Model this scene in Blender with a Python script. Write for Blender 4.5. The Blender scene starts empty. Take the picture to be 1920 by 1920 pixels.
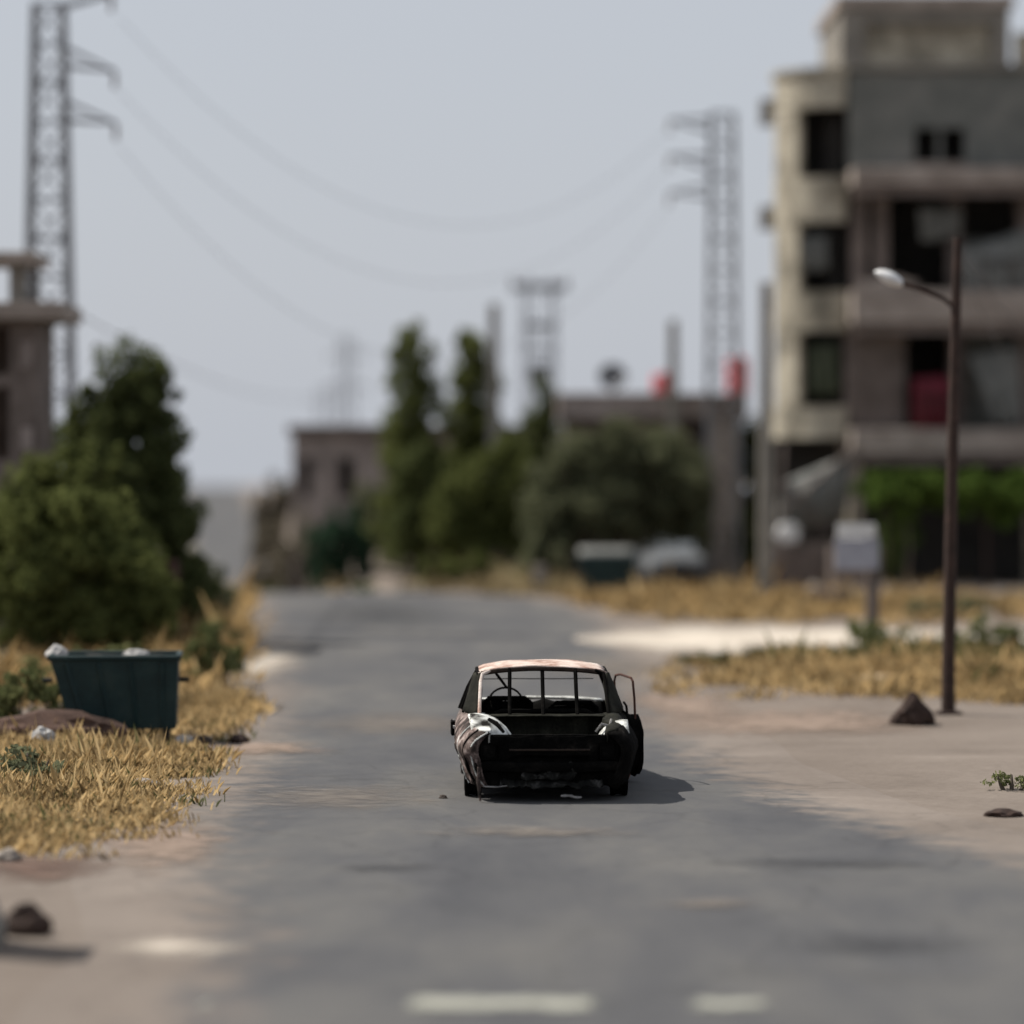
import bpy, bmesh, math, random
import numpy as np
from mathutils import Vector, Matrix, noise as mnoise
R = math.radians
random.seed(7); rng = np.random.default_rng(7)
scene = bpy.context.scene
C = scene.collection

# ------------------------------------------------------------------ camera
FPX, CAMH, HOR = 6510.0, 3.44, 865.0          # focal length in 1920-pixel units, eye height (m), eye level row
cam_d = bpy.data.cameras.new('camera'); cam = bpy.data.objects.new('camera', cam_d); C.objects.link(cam)
cam.location = (0, 0, CAMH); cam.rotation_euler = (R(90), 0, 0)
cam_d.sensor_width = 36; cam_d.lens = FPX / 1920 * 36
cam_d.shift_y = -(960 - HOR) / 1920
cam_d.clip_end = 6000; cam_d.clip_start = 0.5
cam_d.dof.use_dof = True; cam_d.dof.focus_distance = 36.2
cam_d.dof.aperture_fstop = cam_d.lens / 1000 / 0.33
scene.camera = cam

# ------------------------------------------------------------------ light
SUN = Vector((-0.78, 0.34, 1.06)).normalized()      # towards the sun
elev = math.asin(SUN.z); azim = math.atan2(SUN.x, SUN.y)
world = bpy.data.worlds.new('World'); scene.world = world; world.use_nodes = True
wn = world.node_tree.nodes; wl = world.node_tree.links
bg = wn['Background']
sky = wn.new('ShaderNodeTexSky'); sky.sky_type = 'NISHITA'; sky.sun_disc = False
sky.sun_elevation = elev; sky.sun_rotation = azim; sky.dust_density = 4.0; sky.air_density = 1.2; sky.altitude = 300
mx = wn.new('ShaderNodeMix'); mx.data_type = 'RGBA'; mx.inputs[0].default_value = 0.9
mx.inputs[7].default_value = (3.62, 3.82, 4.22, 1)   # an even pale haze over the whole dome
wl.new(sky.outputs[0], mx.inputs[6]); wl.new(mx.outputs[2], bg.inputs[0]); bg.inputs[1].default_value = 0.1
sl = bpy.data.lights.new('sun', 'SUN'); sl.energy = 4.2; sl.angle = R(0.55); sl.color = (1.0, 0.945, 0.86)
so = bpy.data.objects.new('sun', sl); C.objects.link(so); so.location = (-30, 20, 60)
so.rotation_euler = SUN.to_track_quat('Z', 'Y').to_euler()
vs = scene.view_settings; vs.view_transform = 'Standard'; vs.look = 'None'; vs.gamma = 1; vs.exposure = 0.55
scene.render.engine = 'CYCLES'

# ------------------------------------------------------------------ helpers
def X(px, d): return (px - 960.0) * d / FPX
def Z(py, d): return CAMH - (py - HOR) * d / FPX
def GD(py): return FPX * CAMH / (py - HOR)

class MB:
    def __init__(s): s.v = []; s.f = []
    def add(s, vs_, fs):
        o = len(s.v); s.v += [tuple(p) for p in vs_]; s.f += [tuple(i + o for i in f) for f in fs]; return s
    def box(s, x0, x1, y0, y1, z0, z1, rot=None, c=None):
        p = [(x, y, z) for z in (z0, z1) for y in (y0, y1) for x in (x0, x1)]
        if rot is not None:
            c = Vector(c or ((x0+x1)/2, (y0+y1)/2, (z0+z1)/2)); p = [tuple(rot @ (Vector(q) - c) + c) for q in p]
        return s.add(p, [(0,2,3,1),(4,5,7,6),(0,1,5,4),(2,6,7,3),(0,4,6,2),(1,3,7,5)])
    def prism(s, poly, y0, y1):      # polygon in (x,z) extruded along y
        n = len(poly)
        p = [(x, y0, z) for x, z in poly] + [(x, y1, z) for x, z in poly]
        return s.add(p, [tuple(range(n)), tuple(range(2*n-1, n-1, -1))] + [(i, i+n, (i+1) % n + n, (i+1) % n) for i in range(n)])
    def slab(s, poly, z0, z1):       # polygon in (x,y) extruded along z
        n = len(poly)
        p = [(x, y, z0) for x, y in poly] + [(x, y, z1) for x, y in poly]
        return s.add(p, [tuple(range(n-1, -1, -1)), tuple(range(n, 2*n))] + [(i, (i+1) % n, (i+1) % n + n, i+n) for i in range(n)])
    def tube(s, pts, rad, n=6, cap=True):
        pts = [Vector(p) for p in pts]
        if not hasattr(rad, '__len__'): rad = [rad] * len(pts)
        o = len(s.v); up0 = Vector((0.12, 0.2, 0.97))
        for i, p in enumerate(pts):
            t = (pts[min(i+1, len(pts)-1)] - pts[max(i-1, 0)]).normalized()
            a = t.cross(up0)
            if a.length < 0.15: a = t.cross(Vector((1, 0, 0)))
            a.normalize(); b = t.cross(a)
            for k in range(n):
                g = 2 * math.pi * (k + .5) / n
                s.v.append(tuple(p + (a * math.cos(g) + b * math.sin(g)) * rad[i]))
        for i in range(len(pts) - 1):
            for k in range(n):
                s.f.append((o+i*n+k, o+i*n+(k+1) % n, o+(i+1)*n+(k+1) % n, o+(i+1)*n+k))
        if cap:
            s.f.append(tuple(o+k for k in range(n-1, -1, -1))); s.f.append(tuple(o+(len(pts)-1)*n+k for k in range(n)))
        return s
    def lathe(s, prof, n=16, c=(0, 0, 0), axis='z'):   # prof: (radius, height)
        o = len(s.v)
        for r, h in prof:
            for k in range(n):
                a = 2*math.pi*k/n; u, w = r*math.cos(a), r*math.sin(a)
                q = (u, w, h) if axis == 'z' else ((h, u, w) if axis == 'x' else (u, h, w))
                s.v.append((q[0]+c[0], q[1]+c[1], q[2]+c[2]))
        for i in range(len(prof)-1):
            for k in range(n): s.f.append((o+i*n+k, o+i*n+(k+1) % n, o+(i+1)*n+(k+1) % n, o+(i+1)*n+k))
        s.f.append(tuple(o+k for k in range(n-1, -1, -1))); s.f.append(tuple(o+(len(prof)-1)*n+k for k in range(n)))
        return s
    def grid(s, P):                  # P[i][j] points
        o = len(s.v); a, b = len(P), len(P[0])
        for row in P: s.v += [tuple(q) for q in row]
        for i in range(a-1):
            for j in range(b-1): s.f.append((o+i*b+j, o+i*b+j+1, o+(i+1)*b+j+1, o+(i+1)*b+j))
        return s
    def build(s, name, mat, parent=None, bevel=0, smooth=False, solid=0, recalc=True):
        me = bpy.data.meshes.new(name); me.from_pydata(s.v, [], s.f)
        if recalc:
            bm = bmesh.new(); bm.from_mesh(me); bmesh.ops.recalc_face_normals(bm, faces=bm.faces); bm.to_mesh(me); bm.free()
        me.materials.append(mat)
        if smooth:
            me.polygons.foreach_set('use_smooth', [True] * len(me.polygons))
            try: me.set_sharp_from_angle(angle=R(40))
            except Exception: pass
        o = bpy.data.objects.new(name, me); C.objects.link(o)
        if parent: o.parent = parent
        if solid: m = o.modifiers.new('solid', 'SOLIDIFY'); m.thickness = solid; m.offset = 0
        if bevel: m = o.modifiers.new('bevel', 'BEVEL'); m.width = bevel; m.segments = 2; m.limit_method = 'ANGLE'
        return o

def tag(o, label=None, cat=None, group=None, kind=None):
    if label: o['label'] = label
    if cat: o['category'] = cat
    if group: o['group'] = group
    if kind: o['kind'] = kind
    return o
def thing(name, label, cat, loc=(0, 0, 0), rz=0, group=None):
    o = bpy.data.objects.new(name, None); C.objects.link(o); o.empty_display_size = .3
    o.location = loc; o.rotation_euler = (0, 0, rz); return tag(o, label, cat, group)
def copy_tree(o, parent=None):
    c = o.copy(); C.objects.link(c); c.parent = parent
    for ch in list(o.children): copy_tree(ch, c)
    return c
def sm(a, b, t):
    t = min(1, max(0, (t - a) / (b - a))); return t * t * (3 - 2 * t)
def interp(t, pts): return float(np.interp(t, [p[0] for p in pts], [p[1] for p in pts]))

# ------------------------------------------------------------------ materials
def new_mat(name):
    m = bpy.data.materials.new(name); m.use_nodes = True
    return m, m.node_tree.nodes, m.node_tree.links, m.node_tree.nodes['Principled BSDF']
def ramp(nodes, stops):
    r = nodes.new('ShaderNodeValToRGB'); e = r.color_ramp.elements
    while len(e) < len(stops): e.new(0.5)
    for k, (p, c) in enumerate(stops): e[k].position = p; e[k].color = (*c, 1)
    return r
def nz(nodes, links, coord, scale, detail=6, rough=.6, dist=0.0):
    n = nodes.new('ShaderNodeTexNoise'); n.inputs['Scale'].default_value = scale; n.inputs['Detail'].default_value = detail
    n.inputs['Roughness'].default_value = rough; n.inputs['Distortion'].default_value = dist
    links.new(coord, n.inputs['Vector']); return n
def mat(name, stops, scale=3.0, fine=40.0, rough=.85, bump=.3, metal=0.0, fine_amt=.25, coord='Object', spec=.3, bdist=.02):
    m, n, l, p = new_mat(name)
    tc = n.new('ShaderNodeTexCoord')
    a = nz(n, l, tc.outputs[coord], scale, 8, .62, .3); f = nz(n, l, tc.outputs[coord], fine, 5, .65)
    r = ramp(n, stops); l.new(a.outputs['Fac'], r.inputs[0])
    mr = n.new('ShaderNodeMapRange'); mr.inputs[1].default_value = .25; mr.inputs[2].default_value = .75
    mr.inputs[3].default_value = 1 - fine_amt; mr.inputs[4].default_value = 1 + fine_amt
    l.new(f.outputs['Fac'], mr.inputs[0])
    mu = n.new('ShaderNodeVectorMath'); mu.operation = 'SCALE'
    l.new(r.outputs[0], mu.inputs[0]); l.new(mr.outputs[0], mu.inputs['Scale']); l.new(mu.outputs[0], p.inputs['Base Color'])
    p.inputs['Roughness'].default_value = rough; p.inputs['Metallic'].default_value = metal; p.inputs['Specular IOR Level'].default_value = spec
    if bump:
        ad = n.new('ShaderNodeMath'); ad.operation = 'ADD'; l.new(a.outputs['Fac'], ad.inputs[0]); l.new(f.outputs['Fac'], ad.inputs[1])
        b = n.new('ShaderNodeBump'); b.inputs['Strength'].default_value = bump; b.inputs['Distance'].default_value = bdist
        l.new(ad.outputs[0], b.inputs['Height']); l.new(b.outputs[0], p.inputs['Normal'])
    return m
def leaf_mat(name, dark, light, trans=.25, brown=None):
    m, n, l, p = new_mat(name)
    g = n.new('ShaderNodeNewGeometry'); oi = n.new('ShaderNodeObjectInfo')
    a = nz(n, l, g.outputs['Position'], 1.6, 3, .6)
    rr = n.new('ShaderNodeMath'); rr.operation = 'MULTIPLY_ADD'; l.new(g.outputs['Random Per Island'], rr.inputs[0]); rr.inputs[1].default_value = .5
    l.new(a.outputs['Fac'], rr.inputs[2])
    r = ramp(n, [(.35, dark), (1.0, light)] if brown is None else [(.38, brown), (.62, dark), (1.0, light)]); l.new(rr.outputs[0], r.inputs[0])
    d = n.new('ShaderNodeBsdfDiffuse'); t = n.new('ShaderNodeBsdfTranslucent'); mxs = n.new('ShaderNodeMixShader')
    l.new(r.outputs[0], d.inputs[0]); l.new(r.outputs[0], t.inputs[0]); mxs.inputs[0].default_value = trans
    l.new(d.outputs[0], mxs.inputs[1]); l.new(t.outputs[0], mxs.inputs[2])
    l.new(mxs.outputs[0], n['Material Output'].inputs[0]); return m

M = {}
M['concrete'] = mat('concrete', [(.3, (.13, .12, .105)), (.5, (.20, .185, .16)), (.7, (.26, .235, .20))], .9, 14)
M['cream'] = mat('cream_render', [(.32, (.13, .118, .092)), (.43, (.25, .225, .175)), (.54, (.36, .325, .255)), (.7, (.45, .41, .325))], 1.1, 9, .9, .5, 0, .4)
M['greywall'] = mat('grey_block_wall', [(.3, (.10, .105, .095)), (.55, (.155, .155, .14)), (.75, (.20, .19, .17))], 1.1, 10)
M['brownwall'] = mat('brown_wall', [(.3, (.09, .072, .062)), (.55, (.16, .13, .115)), (.75, (.24, .195, .17))], 1.2, 12)
M['slab'] = mat('slab_concrete', [(.3, (.20, .165, .14)), (.55, (.31, .265, .23)), (.75, (.40, .35, .31))], 1.4, 16)
M['dark'] = mat('sooty_interior', [(.3, (.02, .019, .017)), (.7, (.045, .04, .036))], 1.5, 10)  # near-black colour stands in for the shade inside open rooms
M['pinkwall'] = mat('pinkish_wall', [(.3, (.15, .125, .115)), (.5, (.25, .21, .19)), (.7, (.38, .325, .295))], .9, 9)
M['pillar'] = mat('pillar_stone', [(.3, (.28, .235, .205)), (.7, (.50, .435, .39))], 1.5, 9)
M['tarp'] = mat('grey_tarpaulin', [(.3, (.09, .095, .09)), (.7, (.20, .20, .185))], 2, 20, .7)
M['leafcloth'] = mat('green_cloth', [(.3, (.04, .05, .03)), (.7, (.09, .10, .065))], 3, 25, .9)
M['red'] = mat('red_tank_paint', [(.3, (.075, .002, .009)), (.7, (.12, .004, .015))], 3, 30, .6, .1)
M['redbright'] = mat('faded_red_paint', [(.3, (.5, .09, .11)), (.7, (.68, .19, .21))], 3, 30, .6, .1)
M['steel'] = mat('galvanised_steel', [(.3, (.11, .115, .125)), (.7, (.22, .225, .235))], 4, 30, .6, .1, .4)
M['polec'] = mat('pole_concrete', [(.3, (.16, .15, .13)), (.7, (.28, .26, .225))], 2, 25)
M['rustpole'] = mat('rusty_pole_paint', [(.3, (.022, .013, .010)), (.6, (.045, .026, .02)), (.75, (.075, .04, .028))], 6, 40, .8)
M['lamp'] = mat('lamp_housing', [(.3, (.6, .6, .6)), (.7, (.75, .75, .74))], 5, 30, .35, .05)
M['bin'] = mat('bin_green_paint', [(.3, (.006, .018, .019)), (.55, (.010, .029, .029)), (.72, (.022, .04, .037))], 2.5, 25, .55, .15)
M['binrim'] = mat('bin_dark_metal', [(.3, (.008, .012, .012)), (.7, (.02, .024, .022))], 4, 30, .7)
M['white'] = mat('white_plastic', [(.3, (.55, .54, .52)), (.7, (.75, .74, .72))], 4, 25, .6, .3)
M['greybag'] = mat('grey_plastic', [(.3, (.28, .27, .26)), (.7, (.45, .44, .42))], 4, 25, .6, .3)
M['stone'] = mat('pale_stone', [(.3, (.18, .155, .13)), (.7, (.34, .30, .26))], 6, 40)
M['darkstone'] = mat('dark_stone', [(.3, (.025, .02, .017)), (.7, (.07, .05, .04))], 6, 40)
M['brownstone'] = mat('dark_brown_clod', [(.3, (.018, .010, .008)), (.7, (.052, .030, .022))], 6, 40)
M['redearth'] = mat('red_earth', [(.3, (.035, .019, .014)), (.7, (.095, .055, .04))], 4, 30, .95, .8)
M['rust'] = mat('rust', [(.3, (.03, .012, .009)), (.6, (.075, .03, .02)), (.75, (.13, .06, .035))], 5, 40)
M['bark'] = mat('bark', [(.3, (.05, .04, .03)), (.7, (.14, .115, .09))], 6, 40)
M['wire'] = mat('wire', [(.3, (.06, .06, .065)), (.7, (.09, .09, .095))], 6, 40, .6, 0)
M['porcelain'] = mat('insulator', [(.3, (.08, .06, .055)), (.7, (.12, .09, .08))], 6, 40, .4, 0)
M['signwhite'] = mat('sign_white', [(.3, (.55, .54, .53)), (.7, (.7, .69, .67))], 2, 25, .5, .05)
M['signblue'] = mat('sign_lavender', [(.3, (.26, .26, .30)), (.7, (.38, .38, .42))], 4, 25, .5, .05)
M['carpaint'] = mat('grey_car_paint', [(.3, (.12, .13, .14)), (.7, (.17, .18, .195))], 2, 60, .45, .02)
M['glass'] = mat('car_glass', [(.3, (.16, .18, .2)), (.7, (.2, .22, .24))], 2, 30, .12, 0, 0, .1, 'Object', .6)
M['tyre'] = mat('tyre_rubber', [(.3, (.015, .015, .015)), (.7, (.03, .03, .03))], 8, 50)
# burned car
M['soot'] = mat('soot_metal', [(.3, (.0015, .0015, .0015)), (.52, (.004, .0038, .0035)), (.64, (.009, .008, .007)), (.78, (.04, .036, .032))], 5, 45, .9, .5, 0, .5, 'Object', .03, .006)  # soot, blackened further to paint in the backlit rear and shaded right side
M['soot_olive'] = mat('soot_olive', [(.3, (.006, .006, .005)), (.55, (.016, .016, .012)), (.75, (.035, .034, .026))], 7, 50, .9, .5, 0, .5, 'Object', .08, .006)
M['roofburn'] = mat('burnt_roof_oxide', [(.28, (.10, .045, .032)), (.42, (.34, .22, .175)), (.53, (.5, .40, .345)), (.68, (.60, .53, .48))], 4, 40, .8, .4, 0, .3, 'Object', .2, .006)
M['flank'] = mat('burnt_flank_oxide', [(.38, (.010, .008, .007)), (.48, (.05, .036, .031)), (.55, (.16, .12, .108)), (.63, (.32, .265, .245)), (.74, (.60, .57, .54))], 6, 45, .85, .4, 0, .4, 'Object', .15, .006)
M['ash'] = mat('white_ash', [(.36, (.02, .018, .016)), (.44, (.30, .30, .28)), (.55, (.62, .63, .60)), (.75, (.72, .72, .69))], 5, 40, .9, .4, 0, .25, 'Object', .1, .006)
M['valance'] = mat('scorched_valance', [(.35, (.004, .004, .004)), (.52, (.011, .011, .010)), (.62, (.05, .049, .047)), (.75, (.12, .115, .11))], 7, 50, .8, .4, 0, .4, 'Object', .1, .006)
M['ledge'] = mat('scorched_ledge', [(.3, (.012, .008, .006)), (.7, (.04, .026, .018))], 12, 50, .9, .3)
M['trim'] = mat('burnt_trim', [(.3, (.10, .095, .09)), (.7, (.32, .31, .30))], 9, 50, .6, .3, .3)

M['leaf_dark'] = leaf_mat('leaf_dark', (.03, .040, .018), (.135, .155, .062), .4)
M['leaf_olive'] = leaf_mat('leaf_olive', (.055, .062, .036), (.185, .195, .115), .4)
M['leaf_green'] = leaf_mat('leaf_green', (.045, .055, .020), (.165, .185, .065), .4)
M['leaf_bright'] = leaf_mat('leaf_bright', (.028, .055, .012), (.115, .17, .04))
M['leaf_blue'] = leaf_mat('leaf_blue', (.014, .036, .024), (.055, .095, .058))
M['leaf_dusty'] = leaf_mat('leaf_dusty', (.09, .078, .058), (.21, .185, .14))
M['leaf_weed'] = leaf_mat('leaf_weed', (.06, .075, .03), (.17, .18, .08))
M['straw'] = leaf_mat('straw', (.42, .30, .15), (.76, .58, .32), .35, (.16, .12, .07))
M['straw_pale'] = leaf_mat('straw_pale', (.30, .24, .14), (.58, .48, .30), .3)

DIRT = [(.28, (.105, .086, .072)), (.46, (.148, .123, .104)), (.62, (.190, .160, .136)), (.8, (.255, .22, .19))]
def dirt_color(n, l, coord):
    a = nz(n, l, coord, .33, 7, .62, .5); f = nz(n, l, coord, 9, 6, .7)
    ma = n.new('ShaderNodeMath'); ma.operation = 'MULTIPLY_ADD'; ma.inputs[1].default_value = .3
    l.new(f.outputs['Fac'], ma.inputs[0]); 
    mb = n.new('ShaderNodeMath'); mb.operation = 'MULTIPLY'; mb.inputs[1].default_value = .75; l.new(a.outputs['Fac'], mb.inputs[0])
    l.new(mb.outputs[0], ma.inputs[2])
    r = ramp(n, DIRT); l.new(ma.outputs[0], r.inputs[0])
    return r.outputs[0], f
def ground_mat():
    m, n, l, p = new_mat('dirt_ground')
    g = n.new('ShaderNodeNewGeometry'); col, f = dirt_color(n, l, g.outputs['Position'])
    l.new(col, p.inputs['Base Color']); p.inputs['Roughness'].default_value = .95; p.inputs['Specular IOR Level'].default_value = .1
    b = n.new('ShaderNodeBump'); b.inputs['Strength'].default_value = .5; b.inputs['Distance'].default_value = .03
    l.new(f.outputs['Fac'], b.inputs['Height']); l.new(b.outputs[0], p.inputs['Normal']); return m
def road_mat():
    m, n, l, p = new_mat('worn_asphalt')
    g = n.new('ShaderNodeNewGeometry'); pos = g.outputs['Position']
    at = n.new('ShaderNodeAttribute'); at.attribute_name = 'edge'
    col, f = dirt_color(n, l, pos)
    sc = n.new('ShaderNodeMapping'); sc.inputs['Scale'].default_value = (1, .35, 1); l.new(pos, sc.inputs['Vector'])
    a = nz(n, l, sc.outputs[0], .55, 8, .65, .4); fine = nz(n, l, pos, 60, 4, .8); mid = nz(n, l, pos, 2.2, 6, .6)
    r = ramp(n, [(.3, (.052, .053, .058)), (.45, (.070, .070, .073)), (.58, (.090, .088, .086)), (.75, (.125, .118, .108))])
    l.new(a.outputs['Fac'], r.inputs[0])
    mr = n.new('ShaderNodeMapRange'); mr.inputs[3].default_value = .7; mr.inputs[4].default_value = 1.3; l.new(fine.outputs['Fac'], mr.inputs[0])
    mu = n.new('ShaderNodeVectorMath'); mu.operation = 'SCALE'; l.new(r.outputs[0], mu.inputs[0]); l.new(mr.outputs[0], mu.inputs['Scale'])
    ad = n.new('ShaderNodeMath'); ad.operation = 'MULTIPLY_ADD'; ad.inputs[1].default_value = 2.2; ad.inputs[2].default_value = -1.1
    l.new(mid.outputs['Fac'], ad.inputs[0])
    su = n.new('ShaderNodeMath'); su.operation = 'ADD'; l.new(at.outputs['Fac'], su.inputs[0]); l.new(ad.outputs[0], su.inputs[1])
    ms = n.new('ShaderNodeMapRange'); ms.interpolation_type = 'SMOOTHSTEP'; ms.inputs[1].default_value = -.35; ms.inputs[2].default_value = .75
    l.new(su.outputs[0], ms.inputs[0])
    mxn = n.new('ShaderNodeMix'); mxn.data_type = 'RGBA'; l.new(ms.outputs[0], mxn.inputs[0]); l.new(col, mxn.inputs[6]); l.new(mu.outputs[0], mxn.inputs[7])
    vo = n.new('ShaderNodeTexVoronoi'); vo.feature = 'DISTANCE_TO_EDGE'; vo.inputs['Scale'].default_value = .55
    wv = n.new('ShaderNodeVectorMath'); wv.operation = 'MULTIPLY_ADD'; wv.inputs[1].default_value = (.5, .5, .5); l.new(mid.outputs['Color'], wv.inputs[0]); l.new(pos, wv.inputs[2]); l.new(wv.outputs[0], vo.inputs['Vector'])
    cr = n.new('ShaderNodeMapRange'); cr.inputs[1].default_value = .004; cr.inputs[2].default_value = .022; cr.inputs[3].default_value = .84; cr.inputs[4].default_value = 1.0; l.new(vo.outputs['Distance'], cr.inputs[0])
    cm = n.new('ShaderNodeVectorMath'); cm.operation = 'SCALE'; l.new(mxn.outputs[2], cm.inputs[0]); l.new(cr.outputs[0], cm.inputs['Scale'])
    l.new(cm.outputs[0], p.inputs['Base Color']); p.inputs['Roughness'].default_value = .88; p.inputs['Specular IOR Level'].default_value = .2
    b = n.new('ShaderNodeBump'); b.inputs['Strength'].default_value = .35; b.inputs['Distance'].default_value = .01
    l.new(fine.outputs['Fac'], b.inputs['Height']); l.new(b.outputs[0], p.inputs['Normal']); return m
M['ground'] = ground_mat(); M['road'] = road_mat()
def soft_patch_mat(name, c1, c2, lo=-.2, hi=.8, amt=1.0, scale=3.0):
    """a stain or a drift of dust with a ragged edge: it thins out towards its border"""
    m, n, l, p = new_mat(name)
    g = n.new('ShaderNodeNewGeometry'); at = n.new('ShaderNodeAttribute'); at.attribute_name = 'edge'
    a = nz(n, l, g.outputs['Position'], scale, 7, .65, .4)
    r = ramp(n, [(.35, c1), (.65, c2)]); l.new(a.outputs['Fac'], r.inputs[0]); l.new(r.outputs[0], p.inputs['Base Color'])
    ad = n.new('ShaderNodeMath'); ad.operation = 'MULTIPLY_ADD'; ad.inputs[1].default_value = 2.2; ad.inputs[2].default_value = -1.1; l.new(a.outputs['Fac'], ad.inputs[0])
    su = n.new('ShaderNodeMath'); su.operation = 'ADD'; l.new(at.outputs['Fac'], su.inputs[0]); l.new(ad.outputs[0], su.inputs[1])
    ms = n.new('ShaderNodeMapRange'); ms.interpolation_type = 'SMOOTHSTEP'; ms.inputs[1].default_value = lo; ms.inputs[2].default_value = hi; ms.inputs[4].default_value = amt
    l.new(su.outputs[0], ms.inputs[0]); l.new(ms.outputs[0], p.inputs['Alpha'])
    p.inputs['Roughness'].default_value = .92; p.inputs['Specular IOR Level'].default_value = .15; return m
M['sand'] = soft_patch_mat('pale_sand', (.38, .325, .27), (.54, .475, .40))
M['track'] = soft_patch_mat('pale_track', (.42, .365, .305), (.58, .52, .44), -.25, 1.6, .95, 1.2)
M['redsoil'] = soft_patch_mat('red_soil', (.085, .052, .040), (.15, .10, .078), -.2, 1.1, .85)
M['pinksoil'] = soft_patch_mat('pinkish_soil', (.20, .15, .115), (.27, .205, .165), -.2, 1.0, .85)
M['litter'] = soft_patch_mat('straw_litter', (.30, .225, .14), (.45, .35, .225), -.2, 1.1, .9)
M['tar'] = soft_patch_mat('dark_tar', (.045, .046, .05), (.062, .063, .066), -.1, 1.5, .6)
M['dust'] = soft_patch_mat('road_dust', (.15, .13, .115), (.20, .175, .15), -.2, 1.2, .6)
M['paint'] = soft_patch_mat('worn_road_paint', (.30, .30, .255), (.42, .42, .36), -.1, .7, .75, 5)

# ------------------------------------------------------------------ terrain
LEFT = [(-40, -3.0), (15, -1.9), (21.6, -2.0), (26.8, -2.45), (32, -3.0), (36, -3.0), (42, -3.1), (51.5, -3.55), (67, -4.9), (82, -6.0), (91, -6.7), (100, -9.6), (125, -14), (200, -22), (380, -34), (560, -53), (700, -72), (3000, -320)]
RIGHT = [(-40, 6.5), (15, 6.3), (21, 6.0), (29.7, 4.5), (34, 3.3), (39, 2.4), (51, 1.95), (61, 2.1), (76, 2.1), (84, 1.3), (88, .4), (93, -3.0), (100, -5.4), (125, -9.2), (200, -16), (380, -25.5), (560, -43.5), (700, -63), (3000, -310)]
RPROF = [(-60, 0), (88, 0), (92, -.03), (96, -.2), (104, -.75), (120, -1.8), (200, -6.2), (300, -10.8), (360, -11.0), (390, -10.2), (500, -3.9), (545, -1.0), (575, -.7), (640, -1.6), (3000, -38)]
NPROF = [(-60, 0), (118, 0), (145, -.4), (200, -3.6), (300, -10.2), (360, -10.6), (390, -10.0), (500, -3.8), (545, -1.0), (575, -.7), (640, -1.6), (3000, -38)]
def tz(x, y):
    l_, r_ = interp(y, LEFT), interp(y, RIGHT)
    s_ = max(l_ - x, x - r_, 0.0)
    w = interp(y, [(0, 1), (90, 1.2), (135, 1.4), (155, 4), (200, 30), (300, 60)])
    b = sm(.2, .2 + w, s_)
    z = interp(y, RPROF) * (1 - b) + interp(y, NPROF) * b
    off = sm(.5, 3.5, s_)
    if y < 130: z += off * (.10 * mnoise.noise(Vector((x * .35, y * .35, 3.1))) + .03)
    if x > r_:                                   # earth bank right of the far road
        z += sm(0, 1.6, x - r_) * (3.7 * math.exp(-((x + 6.6) / 2.3) ** 2 - ((y - 130) / 12) ** 2) + .75 * math.exp(-((x + 5.4) / 2.4) ** 2 - ((y - 108) / 8) ** 2))
    return z
xs = np.concatenate([-np.geomspace(900, 30, 16), np.arange(-29, -14, 1.5), np.arange(-14, 14.01, .5), np.arange(15, 30, 1.5), np.geomspace(31, 900, 16)])
ys = np.concatenate([np.arange(-60, 16, 6), np.arange(16, 140, 1.0), np.arange(140, 260, 5), np.arange(260, 620, 10), np.geomspace(630, 3000, 16)])
MB().grid([[(x, y, tz(x, y) - .004) for x in xs] for y in ys]).build('ground', M['ground'], smooth=True)['kind'] = 'structure'

def edge_sheet(name, mat_, rows, lift, kind='structure'):
    """rows: list of lists of (x, y, edge) - a sheet laid just over the terrain with a border distance in 'edge'"""
    mb = MB().grid([[(x, y, tz(x, y) + lift) for x, y, e in row] for row in rows])
    o = mb.build(name, mat_, smooth=True)
    at = o.data.attributes.new('edge', 'FLOAT', 'POINT'); at.data.foreach_set('value', [e for row in rows for x, y, e in row])
    o['kind'] = kind; return o
rows = []
for y in list(np.arange(-20, 16, 4)) + list(np.arange(16, 140, .75)) + list(np.arange(140, 260, 5)) + list(np.arange(260, 640, 8)) + list(np.geomspace(640, 2600, 14)):
    l_, r_ = interp(y, LEFT), interp(y, RIGHT)
    j1 = .35 * mnoise.noise(Vector((0, y * .3, 0))); j2 = .35 * mnoise.noise(Vector((9, y * .3, 0)))
    l_ += j1; r_ += j2; row = []
    for t in [-.9, -.6, -.3, 0, .3, .6, .9]: row.append((l_ + t, y, t))
    for t in np.linspace(.12, .88, 14): row.append((l_ + .9 + (r_ - l_ - 1.8) * t, y, 1.4))
    for t in [.9, .6, .3, 0, -.3, -.6, -.9]: row.append((r_ - t, y, t))
    rows.append(row)
edge_sheet('road', M['road'], rows, 0.004)

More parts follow.
